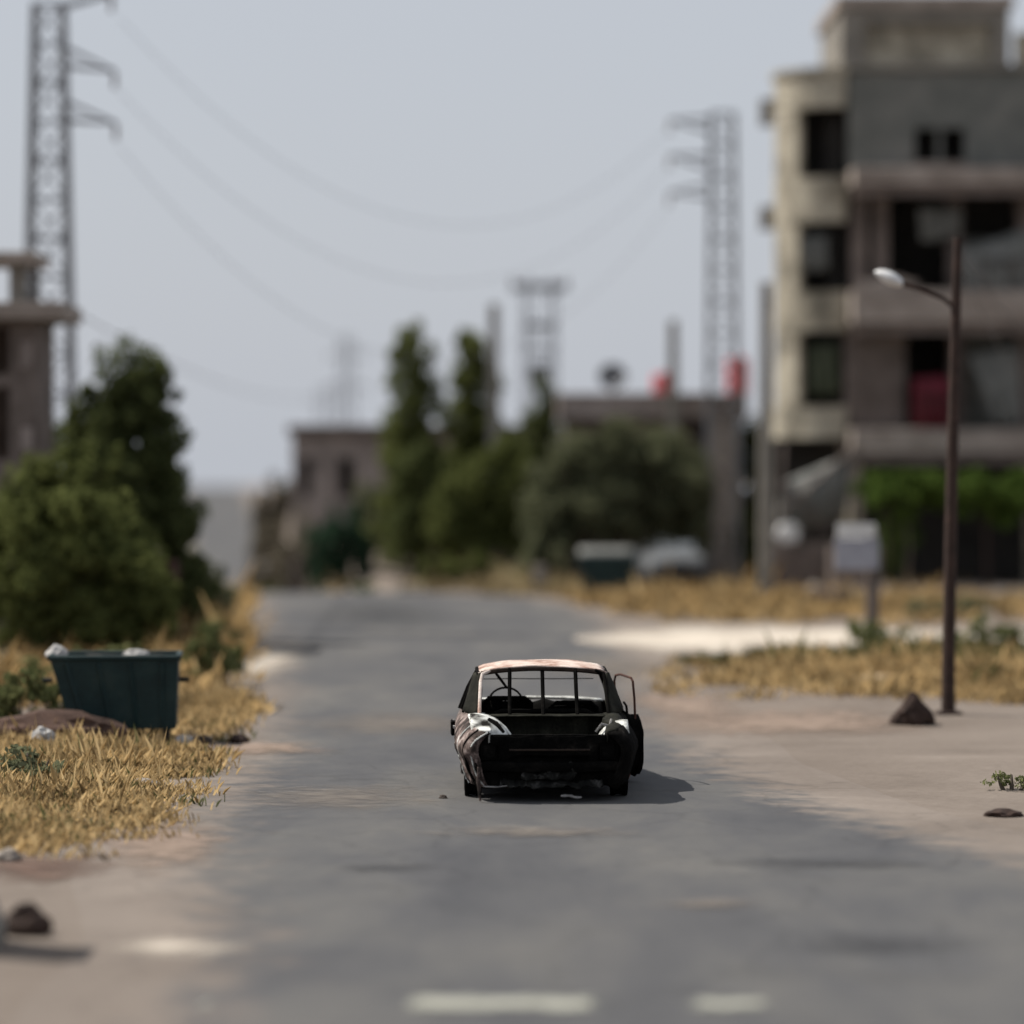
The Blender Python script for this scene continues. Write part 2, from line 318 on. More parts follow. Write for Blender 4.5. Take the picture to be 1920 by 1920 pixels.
def blob_sheet(name, mat_, cx, cy, rx, ry, lift, rot=0, nr=7, na=28, soft=1.0):
    v, f, e = [], [], []
    ph = rng.uniform(0, 50)
    for i in range(nr + 1):
        for k in range(na):
            a = 2 * math.pi * k / na
            q = (i / nr) * (1 + .28 * mnoise.noise(Vector((math.cos(a) * 1.3 + ph, math.sin(a) * 1.3, ph))))
            u, w = rx * q * math.cos(a), ry * q * math.sin(a)
            x = cx + u * math.cos(rot) - w * math.sin(rot); y = cy + u * math.sin(rot) + w * math.cos(rot)
            v.append((x, y, tz(x, y) + lift)); e.append((1 - i / nr) * 1.6 * soft - .45)
    for i in range(nr):
        for k in range(na): f.append((i*na+k, i*na+(k+1) % na, (i+1)*na+(k+1) % na, (i+1)*na+k))
    mb = MB(); mb.v = v; mb.f = f
    o = mb.build(name, mat_, smooth=True, recalc=False)
    at = o.data.attributes.new('edge', 'FLOAT', 'POINT'); at.data.foreach_set('value', e); o['kind'] = 'structure'; return o

# pale side track joining from the right, sand drifts, soil and stains on the road
rows = []
for x in np.arange(1.2, 40, .6):
    cyy = 66.8 + .02 * x; hw = interp(x, [(1, 4.0), (2.5, 8.0), (5, 7.5), (7, 5.2), (9, 4.2), (40, 4.0)])
    rows.append([(x, cyy + hw * t, (1 - abs(t)) * 2.4 - .35 - 1.1 * max(0, 1 - (x - 1.2) / 2.2)) for t in np.linspace(-1, 1, 17)])
edge_sheet('side_track', M['track'], rows, .012)
blob_sheet('sand_patch', M['track'], X(310, 24.5), 24.55, .62, .75, .010)
blob_sheet('sand_patch', M['sand'], -5.9, 99, 1.0, 3.2, .02, soft=1.2)
blob_sheet('sand_patch', M['sand'], -5.2, 95, 1.4, 1.2, .016)
blob_sheet('sand_patch', M['track'], X(480, 58), 60, 1.1, 10, .010)
blob_sheet('red_soil', M['redsoil'], X(60, 29), 29.3, 1.0, 1.5, .012)
blob_sheet('red_soil', M['redsoil'], X(120, 44), 44.0, 2.2, 2.0, .012)
blob_sheet('pinkish_soil', M['pinksoil'], X(1480, 46), 45.5, 3.0, 3.4, .010, .1)
blob_sheet('pinkish_soil', M['pinksoil'], X(1290, 47), 49, 1.2, 4.2, .016, .1)
blob_sheet('pinkish_soil', M['pinksoil'], X(300, 31), 31, .8, 3, .016, .1)
blob_sheet('pinkish_soil', M['pinksoil'], X(480, 41.5), 41.5, 1.2, 1.6, .020, .1)
blob_sheet('tar_patch', M['tar'], X(1560, 29.6), 29.6, 1.7, .75, .012, -.05)
blob_sheet('tar_patch', M['tar'], X(720, 29.3), 29.3, .8, .6, .012)
blob_sheet('tar_patch', M['tar'], X(700, 75), 78, 2.8, 13, .012, .05)
blob_sheet('tar_patch', M['tar'], X(1650, 24.5), 24.6, 1.1, .9, .012)
blob_sheet('dust_drift', M['dust'], X(1010, 32.0), 32.1, 1.4, .7, .018)
blob_sheet('dust_drift', M['dust'], X(760, 46), 45.5, 2.0, 3.0, .012)
blob_sheet('dust_drift', M['dust'], X(620, 34.8), 35.5, 1.5, 2.2, .014)
blob_sheet('dust_drift', M['dust'], X(1330, 26.9), 26.9, .6, .5, .018)
blob_sheet('dust_drift', M['dust'], X(1130, 58), 58, 1.6, 5, .020)
for nm, x0, x1, y0, y1 in (('stop_line', -.72, .62, 21.62, 22.28), ('stop_line', 1.08, 1.66, 21.66, 22.22), ('stop_line', -2.02, -1.84, 21.7, 22.15)):
    rows = [[(x, y, min(min(x - x0, x1 - x) * 6, min(y - y0, y1 - y) * 5) - .25) for x in np.linspace(x0, x1, 20)] for y in np.linspace(y0, y1, 9)]
    edge_sheet(nm, M['paint'], rows, .016)
MB().slab([(X(1640, 86), 86.5), (22, 86.5), (22, 93.5), (X(1640, 86), 93.5)], -.2, .16).build('forecourt', M['slab'])['kind'] = 'structure'

# ------------------------------------------------------------------ vegetation builders
def leaf_mesh(name, mat_, pos, size, parent=None, aspect=.55, up=0.0):
    n = len(pos); pos = np.asarray(pos)
    d = rng.normal(size=(n, 3)); d[:, 2] += up; d /= np.linalg.norm(d, axis=1)[:, None]
    e = np.cross(d, rng.normal(size=(n, 3))); e /= np.linalg.norm(e, axis=1)[:, None]
    s_ = size * rng.uniform(.6, 1.35, size=(n, 1))
    a = pos - d * s_ * .5; b = pos + e * s_ * aspect * .5; c = pos + d * s_ * .5; g = pos - e * s_ * aspect * .5
    V = np.stack([a, b, c, g], 1).reshape(-1, 3)
    me = bpy.data.meshes.new(name); me.vertices.add(4 * n); me.vertices.foreach_set('co', V.ravel().astype(np.float32))
    me.loops.add(4 * n); me.loops.foreach_set('vertex_index', np.arange(4 * n, dtype=np.int32))
    me.polygons.add(n); me.polygons.foreach_set('loop_start', np.arange(0, 4 * n, 4, dtype=np.int32)); me.polygons.foreach_set('loop_total', np.full(n, 4, dtype=np.int32))
    me.materials.append(mat_); me.update(); me.validate()
    o = bpy.data.objects.new(name, me); C.objects.link(o)
    if parent: o.parent = parent
    return o
def blob_points(blobs, density):
    out = []
    for cx, cy, cz, rx, ry, rz_ in blobs:
        # every blob breaks up into small clumps so that the outline is uneven and gaps stay
        k = max(9, int(15 * (rx * ry * rz_) ** (1 / 3) * 2.2))
        d = rng.normal(size=(k, 3)); d /= np.linalg.norm(d, axis=1)[:, None]
        cc = d * rng.uniform(.35, 1.08, size=(k, 1)) * np.array([rx, ry, rz_]) + np.array([cx, cy, cz])
        cr = rng.uniform(.16, .50, size=k)
        n = int(1.5 * density * (rx * ry * rz_) ** (2 / 3)); per = max(8, n // k)
        for c_, r_ in zip(cc, cr):
            q = rng.normal(size=(per, 3)); q /= np.linalg.norm(q, axis=1)[:, None]
            q *= rng.uniform(0, 1, size=(per, 1)) ** .45
            out.append(c_ + q * r_ * np.array([rx, ry, rz_]))
    return np.concatenate(out)
def tree(name, label, cat, x, y, blobs, mat_, leaf=.16, density=2600, trunk_r=.12, trunk_top=None, group=None, lean=(0, 0)):
    """blobs in metres relative to the foot: (x, y, z, rx, ry, rz)"""
    z0 = tz(x, y)
    t = thing(name, label, cat, (x, y, z0), 0, group)
    top = trunk_top or max(b[2] for b in blobs) * .8
    mb = MB(); path = [(lean[0] * k / 5 + .05 * math.sin(k * 2.1), lean[1] * k / 5, -.15 + (top + .15) * k / 5) for k in range(6)]
    mb.tube(path, [trunk_r * (1.25 - .95 * k / 5) for k in range(6)], 8)
    for b in blobs:
        h0 = max(.1, min(top * .9, b[2] * .55)); k = h0 / top
        s_ = Vector((lean[0] * k, lean[1] * k, h0)); e = Vector(b[:3]); mid = s_.lerp(e, .5) + Vector((0, 0, .12 * b[5]))
        mb.tube([s_, mid, e], [trunk_r * .5, trunk_r * .33, trunk_r * .12], 6)
    mb.build('trunk', M['bark'], t, smooth=True)
    leaf_mesh('crown', mat_, blob_points(blobs, density), leaf, t)
    return t
def bush(name, label, x, y, w, d, h, mat_, leaf=.12, density=2600, cat='bush', group=None):
    bl = []
    n = max(3, int(w / .5))
    for k in range(n):
        u = (k + .5) / n - .5; hh = h * random.uniform(.75, 1.0) * (1 - .55 * abs(u) ** 1.5 * 2)
        bl.append((u * w * .8, random.uniform(-.3, .3) * d, hh * .52, w / n * .8, d * .5, hh * .48))
    t = thing(name, label, cat, (x, y, tz(x, y)), 0, group)
    mb = MB()
    for b in bl:
        mb.tube([(b[0] * .4, 0, -.08), (b[0] * .8, b[1] * .7, b[2] * .6), (b[0], b[1], b[2] + b[5] * .5)], [.03, .022, .008], 5)
    mb.build('stem', M['bark'], t)
    leaf_mesh('foliage', mat_, blob_points(bl, density), leaf, t)
    return t
def grass(name, label, regions, mat_, n, hgt, cat='grass'):
    """regions: (cx, cy, rx, ry, weight)"""
    V = []; W = np.array([r[4] for r in regions], float); W /= W.sum()
    for (cx, cy, rx, ry, _), w in zip(regions, W):
        k = int(n * w); tuft = max(5, k // 26)
        tc_ = np.where(rng.uniform(size=(tuft, 1)) < .3, rng.normal(size=(tuft, 2)) * .72, rng.normal(size=(tuft, 2)) * .45)
        for q in tc_:
            x0, y0 = cx + q[0] * rx, cy + q[1] * ry
            if interp(y0, LEFT) - .3 < x0 < interp(y0, RIGHT) + .3: continue
            if x0 > 1 and (abs(y0 - 67) < interp(x0, [(1, 8), (5, 6.4), (7, 4.2), (9, 3.0)]) or 40 < y0 < 49.5): continue
            nf = .5 + .9 * mnoise.noise(Vector((x0 * .9, y0 * .45, 1.7))) + .35 * mnoise.noise(Vector((x0 * 3, y0 * 2, 4)))
            if nf < .30: continue
            z0 = tz(x0, y0); hs = hgt * random.uniform(.5, 1.2) * min(1.3, .35 + nf)
            for _ in range(26):
                bx, by = x0 + random.gauss(0, .16), y0 + random.gauss(0, .16)
                a = random.uniform(0, 6.28); ln = random.uniform(.2, .95) * hs; h = hs * random.uniform(.4, 1.1) * (2.0 if random.random() < .03 else 1); w_ = random.uniform(.004, .008)
                dx, dy = math.cos(a), math.sin(a); px_, py_ = -dy * w_, dx * w_
                V.append(((bx - px_, by - py_, z0 - .03), (bx + px_, by + py_, z0 - .03), (bx + dx * ln * .35 + px_ * .8, by + dy * ln * .35 + py_ * .8, z0 + h * .6), (bx + dx * ln, by + dy * ln, z0 + h), (bx + dx * ln * .35 - px_ * .8, by + dy * ln * .35 - py_ * .8, z0 + h * .6)))
    nv = len(V); A = np.array(V).reshape(-1, 3)
    me = bpy.data.meshes.new(name); me.vertices.add(5 * nv); me.vertices.foreach_set('co', A.ravel().astype(np.float32))
    me.loops.add(5 * nv); me.loops.foreach_set('vertex_index', np.arange(5 * nv, dtype=np.int32))
    me.polygons.add(nv); me.polygons.foreach_set('loop_start', np.arange(0, 5 * nv, 5, dtype=np.int32)); me.polygons.foreach_set('loop_total', np.full(nv, 5, dtype=np.int32))
    me.materials.append(mat_); me.update(); me.validate()
    o = bpy.data.objects.new(name, me); C.objects.link(o); return tag(o, label, cat, None, 'stuff')
def rock(name, label, cat, x, y, w, d, h, mat_, group=None, z=None, seed=0, rz=0, taper=0.0):
    bm = bmesh.new(); bmesh.ops.create_icosphere(bm, subdivisions=3, radius=1)
    for v in bm.verts:
        k = 1 + .33 * mnoise.noise(v.co * 1.3 + Vector((seed * 3.7, seed, 0))) + .16 * mnoise.noise(v.co * 3.2 + Vector((seed, 4, 1))) + .07 * mnoise.noise(v.co * 7 + Vector((seed, 2, 5)))
        v.co *= k; v.co.z = max(v.co.z, -.75)
        v.co = Vector((v.co.x * w * .5, v.co.y * d * .5, (v.co.z + .72) / 1.75 * h))
        k = 1 - taper * max(0, v.co.z / h); v.co.x *= k; v.co.y *= k
    me = bpy.data.meshes.new(name); bm.to_mesh(me); bm.free(); me.materials.append(mat_)
    o = bpy.data.objects.new(name, me); C.objects.link(o); o.location = (x, y, (tz(x, y) if z is None else z) - .01); o.rotation_euler.z = rz
    return tag(o, label, cat, group)

# ------------------------------------------------------------------ right apartment building (unfinished, shelled)
BD = 92.0; BS = FPX / BD
def bx(px): return (px - 960) / BS
def bz(py): return CAMH - (py - HOR) / BS
bld = thing('apartment_building', 'unfinished four storey concrete apartment block with rounded cream corner bay', 'building', (bx(1590), BD, 0))
ox = bx(1590)
def bpart(mb, name, m, parent=bld, **k):
    mb.v = [(x - ox, y - BD, z) for x, y, z in mb.v]; return mb.build(name, m, parent, **k)
x_l, x_r, y_b = bx(1590), bx(1920) + 2.6, BD + 11
zs = [.16, bz(850), bz(805), bz(608), bz(548), bz(352), bz(320), bz(130), bz(14), bz(-10)]
# storeys: back and side walls, slabs
w = MB()
w.box(x_l + .35, x_r, y_b - .25, y_b, 0, zs[7] - .01); w.box(x_r - .25, x_r - .002, BD + .4, y_b - .26, 0, zs[7] - .012)
bpart(w, 'rear_wall', M['greywall'])
w = MB()          # left side wall behind the bay, facing the sun, with window openings
yy = [BD + 2.3, BD + 4.2, BD + 5.6, BD + 7.6, BD + 9.0, y_b - .26]
for k in range(0, 5, 2): w.box(x_l, x_l + .25, yy[k], yy[k+1], .0, zs[7] - .02)
for z0, z1 in ((0, 1.2), (2.8, zs[2] + .9), (zs[2] + 2.4, zs[4] + .9), (zs[4] + 2.2, zs[6] + .8), (zs[6] + 2.0, zs[7] - .021)):
    for k in (1, 3): w.box(x_l + .003, x_l + .247, yy[k], yy[k+1], z0, z1)
bpart(w, 'side_wall', M['cream'])
for k, (za, zb, pro) in enumerate(((zs[1], zs[2], 1.0), (zs[3], zs[4], 1.1), (zs[5], zs[6], 1.2))):
    bpart(MB().box(x_l + .02, x_r - .26, BD - pro, y_b - .255, za, zb), 'floor_slab', M['slab'], bevel=.03)
    bpart(MB().box(x_l + .06, x_r - .3, BD - pro + .12, BD - pro + .35, za - .28, za - .002), 'slab_beam', M['brownwall'])
# inner partitions, coloured near black to paint in the shade of the rooms
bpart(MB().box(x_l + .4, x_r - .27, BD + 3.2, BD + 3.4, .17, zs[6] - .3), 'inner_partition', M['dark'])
for k, (px, za, zb, yy_) in enumerate(((1600, zs[2], zs[3], .2), (1612, zs[4], zs[5], .2), (1795, zs[4], zs[5], .4), (1800, zs[2], zs[3], .6), (1925, zs[4], zs[5], .3), (1925, zs[2], zs[3], .3))):
    bpart(MB().box(bx(px) - .2, bx(px) + .2, BD + yy_, BD + yy_ + .4, za + .002, zb - .002), 'column', M['brownwall'], bevel=.02)
for px in (1602, 1935): bpart(MB().box(bx(px) - .18, bx(px) + .18, BD - .3, BD + .06, .165, zs[1] - .3), 'column', M['cream'], bevel=.02)
# first storey: brown panel left, window wall
bpart(MB().box(bx(1612), bx(1700), BD + .25, BD + .45, zs[2] + .003, zs[3] - .003), 'infill_wall', M['brownwall'])
bpart(MB().box(bx(1640), bx(1668), BD + .30, BD + .46, zs[4] + .003, zs[5] - .003), 'infill_wall', M['brownwall'])
bpart(MB().box(bx(1812), x_r - .3, BD + 1.1, BD + 1.3, zs[2] + .003, zs[3] - .003), 'infill_wall', M['greywall'])
bpart(MB().box(bx(1812), x_r - .3, BD + 1.1, BD + 1.3, zs[4] + .003, zs[4] + 1.5), 'infill_wall', M['greywall'])
# parapets of the balconies (low broken walls)
bpart(MB().prism([(bx(1602), zs[4] + .002), (bx(1712), zs[4] + .002), (bx(1712), zs[4] + .22), (bx(1690), zs[4] + .30), (bx(1660), zs[4] + .42), (bx(1625), zs[4] + .25), (bx(1602), zs[4] + .3)], BD - 1.0, BD - .88), 'broken_parapet', M['slab'])
# top storey wall with a two-light window
w = MB(); wx0, wx1, wz0, wz1 = bx(1716), bx(1810), bz(304), bz(240)
zt0, zt1 = zs[6] + .003, zs[7]
w.box(x_l + .02, wx0, BD + .1, BD + .34, zt0, zt1); w.box(wx1, x_r - .26, BD + .1, BD + .34, zt0, zt1)
w.box(wx0, wx1, BD + .1, BD + .34, zt0, wz0); w.box(wx0, wx1, BD + .1, BD + .34, wz1, zt1)
tw = bpart(w, 'top_storey_wall', M['greywall'])
wn_ = bpart(MB().box((wx0 + wx1) / 2 - .06, (wx0 + wx1) / 2 + .06, BD + .14, BD + .3, wz0 + .002, wz1 - .002), 'window_mullion', M['greywall'])
bpart(MB().box(wx0 - .08, wx1 + .08, BD + .02, BD + .098, wz0 - .1, wz0), 'window_sill', M['slab'])
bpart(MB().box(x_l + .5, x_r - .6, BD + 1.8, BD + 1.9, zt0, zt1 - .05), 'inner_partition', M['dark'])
bpart(MB().box(x_l - .06, x_r, BD - .05, y_b + .05, zs[7] + .002, zs[7] + .14), 'roof_slab', M['concrete'], bevel=.02)
# stair-head block on the roof with a recessed panel
px0, px1 = bx(1577), bx(1893)
w = MB(); za, zb = zs[7] + .143, zs[8]
w.box(px0, bx(1622), BD + .05, BD + 6, za, zb); w.box(bx(1862), px1, BD + .05, BD + 6, za, zb)
w.box(bx(1622) + .001, bx(1862) - .001, BD + .05, BD + .5, bz(44), zb)
bpart(w, 'stairhead_frame', M['concrete'])
bpart(MB().box(bx(1622) + .002, bx(1862) - .002, BD + .3, BD + .48, za, bz(44) - .002), 'stairhead_panel', M['cream'])
bpart(MB().box(px0 - .12, px1 + .12, BD - .1, BD + 6.2, zb + .002, zs[9]), 'stairhead_roof', M['slab'], bevel=.03)
bpart(MB().box(px1 + .15, x_r, BD + .1, BD + .3, zs[7] + .143, zs[7] + 1.0), 'roof_parapet', M['cream'])
# rounded corner bay
BR = 1.82; bcx, bcy = x_l + .02, BD + BR + .05
def arc(z, r, a0, a1, n): return [(bcx - r * math.cos(R(a0 + (a1 - a0) * k / n)), bcy - r * math.sin(R(a0 + (a1 - a0) * k / n)), z) for k in range(n + 1)]
def bay(a0, a1, z0, z1, r0=BR, th=.22):
    n = max(2, int((a1 - a0) / 5)); m = MB()
    i0, i1, o0, o1 = arc(z0, r0 - th, a0, a1, n), arc(z1, r0 - th, a0, a1, n), arc(z0, r0, a0, a1, n), arc(z1, r0, a0, a1, n)
    k = n + 1; m.v = o0 + o1 + i0 + i1
    for j in range(n):
        m.f += [(j, j+1, k+j+1, k+j), (2*k+j+1, 2*k+j, 3*k+j, 3*k+j+1), (k+j, k+j+1, 3*k+j+1, 3*k+j), (j+1, j, 2*k+j, 2*k+j+1)]
    m.f += [(0, k, 3*k, 2*k), (n, 2*k+n, 3*k+n, k+n)]; return m
bay_z = [(bz(822), bz(762)), (bz(620), bz(545)), (bz(415), bz(330)), (bz(200), bz(135))]
for k, (za, zb) in enumerate(bay_z):
    bpart(bay(-8, 88, za, zb, BR + (.02 if k else .06)), 'bay_band', M['cream'], smooth=True)
for (za, zb), (zc, zd) in zip(bay_z[:-1], bay_z[1:]):
    bpart(bay(-7, 44, zb + .002, zc - .002), 'bay_wall', M['cream'], smooth=True)
for za in (bz(822) - .0, bz(592), bz(372)):
    bpart(MB().slab([(p[0], p[1]) for p in arc(0, BR - .24, -6, 89, 14)] + [(bcx + .1, bcy + .2)], za, za + .16), 'bay_floor', M['slab'])
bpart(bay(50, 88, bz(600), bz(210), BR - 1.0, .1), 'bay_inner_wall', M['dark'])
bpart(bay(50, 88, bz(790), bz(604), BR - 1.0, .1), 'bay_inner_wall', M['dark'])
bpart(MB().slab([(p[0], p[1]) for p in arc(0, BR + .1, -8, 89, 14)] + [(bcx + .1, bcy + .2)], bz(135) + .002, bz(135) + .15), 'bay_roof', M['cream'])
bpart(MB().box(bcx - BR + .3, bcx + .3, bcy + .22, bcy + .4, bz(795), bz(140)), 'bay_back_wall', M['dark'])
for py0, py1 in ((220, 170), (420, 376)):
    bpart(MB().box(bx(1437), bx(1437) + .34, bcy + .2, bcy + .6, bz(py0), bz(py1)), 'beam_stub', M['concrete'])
# ground floor: dark-coloured wall paints in the shade of deep rooms
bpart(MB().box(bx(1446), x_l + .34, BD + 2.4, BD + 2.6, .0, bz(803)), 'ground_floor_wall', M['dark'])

def cloth(name, label, c, mat_, sag=.2, nu=14, nv=10, cat='tarpaulin', group=None, th=.012):
    """a hanging sheet through four corner points"""
    p = [Vector(q) for q in c]; P = []; o0 = sum(p, Vector()) / 4; o0.z = min(q.z for q in p)
    for i in range(nu + 1):
        row = []
        for j in range(nv + 1):
            u, v = i / nu, j / nv
            q = p[0].lerp(p[1], u).lerp(p[3].lerp(p[2], u), v)
            q = q + Vector((0, -sag * math.sin(math.pi * u) * math.sin(math.pi * v) + .07 * math.sin(u * 17 + v * 5), -sag * .6 * math.sin(math.pi * u) * (1 - v)))
            row.append(q - o0)
        P.append(row)
    o = MB().grid(P).build(name, mat_, None, smooth=True, solid=th); o.location = o0; return tag(o, label, cat, group)
def bp(px, py, dd): d = BD + dd; return (X(px, BD), d, bz(py))
cloth('tarpaulin', 'large grey tarpaulin slung diagonally across the open upper storey of the apartment block', [bp(1800, 560, -.6), bp(1925, 600, -.7), bp(1925, 430, -.6), bp(1795, 470, -.5)], M['tarp'], .3)
cloth('tarpaulin', 'small grey sheet hung under the slab beside the dark opening of the upper storey', [bp(1728, 452, .1), bp(1800, 440, .1), bp(1805, 392, .05), bp(1722, 390, .05)], M['tarp'], .1)
cloth('tarpaulin', 'grey sheet curtain beside the dark red water tank on the lower balcony', [bp(1850, 786, -.4), bp(1912, 796, -.4), bp(1908, 648, -.3), bp(1815, 668, -.3)], M['tarp'], .15)
def water_tank(label, x, y, z, r, h, m, group=None):
    t = thing('water_tank', label, 'water tank', (x, y, z), 0, group)
    MB().lathe([(r * .96, 0), (r, .03), (r, h * .30), (r * 1.03, h * .32), (r * 1.03, h * .35), (r, h * .37), (r, h * .64), (r * 1.03, h * .66), (r * 1.03, h * .69), (r, h * .71), (r, h - .04), (r * .96, h)], 20).build('drum', m, t, smooth=True)
    MB().lathe([(r * .3, h), (r * .3, h + .05), (r * .2, h + .07)], 12, (r * .3, 0, 0)).build('cap', m, t, smooth=True)
    return t
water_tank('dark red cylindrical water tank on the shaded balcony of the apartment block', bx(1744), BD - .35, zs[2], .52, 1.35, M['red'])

for k, (px0_, pxs, n_, zb_) in enumerate(((1715, 14.0, 7, zs[2]), (1830, 13.0, 7, zs[4]))):
    rl = thing('balcony_railing', ('bent rusty balcony railing beside the dark red water tank', 'rusty balcony railing below the slung grey tarpaulin')[k], 'railing', (bx(px0_), BD - .9, zb_))
    for i in range(n_): MB().tube([(i * pxs / BS, 0, 0), (i * pxs / BS + random.uniform(-.04, .04), random.uniform(-.05, .05), .85)], .018, 5).build('baluster', M['rustpole'], rl)
    MB().tube([(-.05, 0, .85), (n_ * pxs / BS * .5, -.03, .82 - .05 * k), ((n_ - 1) * pxs / BS + .08, 0, .86)], .025, 6).build('handrail', M['rustpole'], rl)
for k, (pa, pb, sg_) in enumerate((((1797, 470), (1990, 640), .4), ((1797, 462), (1990, 560), .5), ((1797, 480), (1925, 720), .3))):
    q0, q1 = Vector((X(pa[0], 46.7), 46.7, Z(pa[1], 46.7))), Vector((X(pb[0], 90.5), 90.5, Z(pb[1], 90.5)))
    pts = [q0.lerp(q1, i / 20) - Vector((0, 0, sg_ * 4 * (i / 20) * (1 - i / 20))) - q0 for i in range(21)]
    o_ = MB().tube(pts, .009, 5).build('service_cable', M['wire']); o_.location = q0
    tag(o_, ('thick service cable', 'sagging service cable', 'steep service cable')[k] + ' from the rusty lamp post to ' + ('the lower balcony', 'the slung tarpaulin', 'the red tank balcony')[k], 'cable', 'service cables at the lamp post')
for k, (px, py, w_, h_, m_) in enumerate(((1530, 470, .7, .9, 'tarp'), (1548, 690, .8, 1.3, 'leafcloth'))):
    cloth('window_cloth', ('grey cloth hung inside the middle opening of the rounded bay', 'dull green cloth hung inside the lowest opening of the rounded bay')[k], [(bx(px) - w_ / 2, BD + .75, bz(py) - h_ / 2), (bx(px) + w_ / 2, BD + .45, bz(py) - h_ / 2), (bx(px) + w_ / 2, BD + .45, bz(py) + h_ / 2), (bx(px) - w_ / 2, BD + .75, bz(py) + h_ / 2)], M[m_], .08, cat='cloth')
# vine canopy in front of the dark ground floor
vt = thing('grapevine_canopy', 'bright green grapevine trained over posts before the dark ground floor', 'vine', (bx(1790), 88.5, .16))
for px in (1668, 1850, 1935): MB().tube([(X(px, 88.5) - bx(1790), 0, 0), (X(px, 88.5) - bx(1790), .1, 2.6)], .05, 8).build('post', M['rustpole'], vt)
MB().tube([(X(1700, 88.5) - bx(1790), 0, 0), (X(1704, 88.5) - bx(1790), .1, 1.2), (X(1690, 88.5) - bx(1790), .2, 2.5)], [.06, .045, .03], 7).build('stem', M['bark'], vt)
vb = []
for k in range(11):
    u = k / 10; vb.append((X(1650 + 300 * u, 88.5) - bx(1790), random.uniform(-.2, 1.6), 2.52 + .2 * math.sin(k * 2.3), .55, .9, .45))
vb += [(X(1690, 88.5) - bx(1790), .4, 1.7, .45, .5, .9), (X(1668, 88.5) - bx(1790), .5, 1.0, .3, .4, .9), (X(1880, 88.5) - bx(1790), .2, 2.0, .5, .4, .6)]
leaf_mesh('foliage', M['leaf_bright'], blob_points(vb, 2400), .15, vt)

# low block wall, draped screen and struts left of the ground floor
lw = thing('low_block_wall', 'low brown concrete block wall beside the concrete pole', 'wall', (X(1500, 90), 90, 0))
cx0, cw = X(1440, 90) - X(1500, 90), (X(1575, 90) - X(1440, 90))
for r_ in range(6):
    for k in range(5):
        u0 = cx0 + cw * (k + (.5 if r_ % 2 else 0)) / 5
        if u0 + cw / 5 > cx0 + cw + .2: continue
        MB().box(u0 + .008, u0 + cw / 5 - .008, -.1 + random.uniform(-.01, .01), .1, -.1 + r_ * .24, -.1 + r_ * .24 + .232).build('block', M['brownwall'], lw, bevel=.01)
cloth('shade_net', 'dark grey shade net sagging between poles under the rounded bay', [(X(1452, 91), 91, Z(990, 91)), (X(1590, 91), 91.3, Z(960, 91)), (X(1600, 91), 91.2, Z(850, 91)), (X(1465, 91), 91, Z(905, 91))], M['tarp'], .35, cat='shade net')
st = thing('timber_props', 'crossed timber props leaning under the rounded bay', 'props', (X(1520, 90.6), 90.6, 0))
for a_, b_ in (((1462, 1090), (1470, 830)), ((1465, 960), (1598, 845)), ((1598, 1090), (1602, 835)), ((1470, 905), (1560, 1000))):
    MB().tube([(X(a_[0], 90.6) - X(1520, 90.6), 0, max(-.05, Z(a_[1], 90.6))), (X(b_[0], 90.6) - X(1520, 90.6), .25, Z(b_[1], 90.6))], .055, 6).build('prop', M['brownwall'], st)
rock('sack', 'pale cream sack lying on the low block wall', 'sack', X(1476, 90), 90, .62, .3, .5, M['white'], z=1.35, seed=4)
for x_, s_ in ((1590, 5), ):
    rock('sack', 'white sack heaped behind the small roadside sign', 'sack', X(1605, 88), 88.4, .9, .7, .45, M['white'], z=1.25 - .02, seed=s_)
MB().slab([(X(1560, 88), 88.0), (X(1652, 88), 88.0), (X(1652, 88), 88.9), (X(1560, 88), 88.9)], 0, 1.25).build('block_plinth', M['brownwall'], None, bevel=.03)
tag(bpy.data.objects['block_plinth'], 'square brown masonry plinth under the heaped white sack', 'plinth')

# ------------------------------------------------------------------ left concrete house
D1 = 64.0; S1 = FPX / D1
def lx(px): return (px - 960) / S1
def lz(py): return CAMH - (py - HOR) / S1
lh = thing('concrete_house', 'grey brown raw concrete house with thin overhanging roof slab behind the dark trees', 'building', (lx(0), D1, 0))
def lpart(mb, name, m, **k):
    mb.v = [(x - lx(0), y - D1, z) for x, y, z in mb.v]; return mb.build(name, m, lh, **k)
xr = lx(72); w = MB()
w.box(lx(-260), lx(-30), D1, D1 + .25, 0, lz(602)); w.box(lx(18), xr, D1, D1 + .25, 0, lz(602))
w.box(lx(-30), lx(18), D1, D1 + .25, lz(725), lz(620) - .8); w.box(lx(-30), lx(18), D1, D1 + .25, 0, lz(860)); w.box(lx(-30), lx(18), D1, D1 + .25, lz(612), lz(602))
lpart(w, 'front_wall', M['brownwall'])
lpart(MB().box(xr - .25, xr - .002, D1 + .252, D1 + 2.2, 0, lz(602)), 'side_wall', M['brownwall'])
lpart(MB().box(lx(-260), xr - .26, D1 + 2.0, D1 + 2.2, 0, lz(602)), 'rear_wall', M['brownwall'])
lpart(MB().box(lx(-280), lx(122), D1 - .5, D1 + 2.5, lz(600) + .003, lz(568)), 'roof_slab', M['slab'], bevel=.02)
lpart(MB().box(lx(-120), lx(62), D1 + .2, D1 + 2.3, lz(492), lz(470)), 'upper_slab', M['slab'], bevel=.02)
for px in (8, -80): lpart(MB().box(lx(px), lx(px) + .3, D1 + .6, D1 + .9, lz(568) + .002, lz(492) - .002), 'column', M['concrete'])
lpart(MB().box(lx(40), lx(52), D1 + 1.5, D1 + 1.62, lz(568) + .002, lz(492) - .002), 'column', M['concrete'])
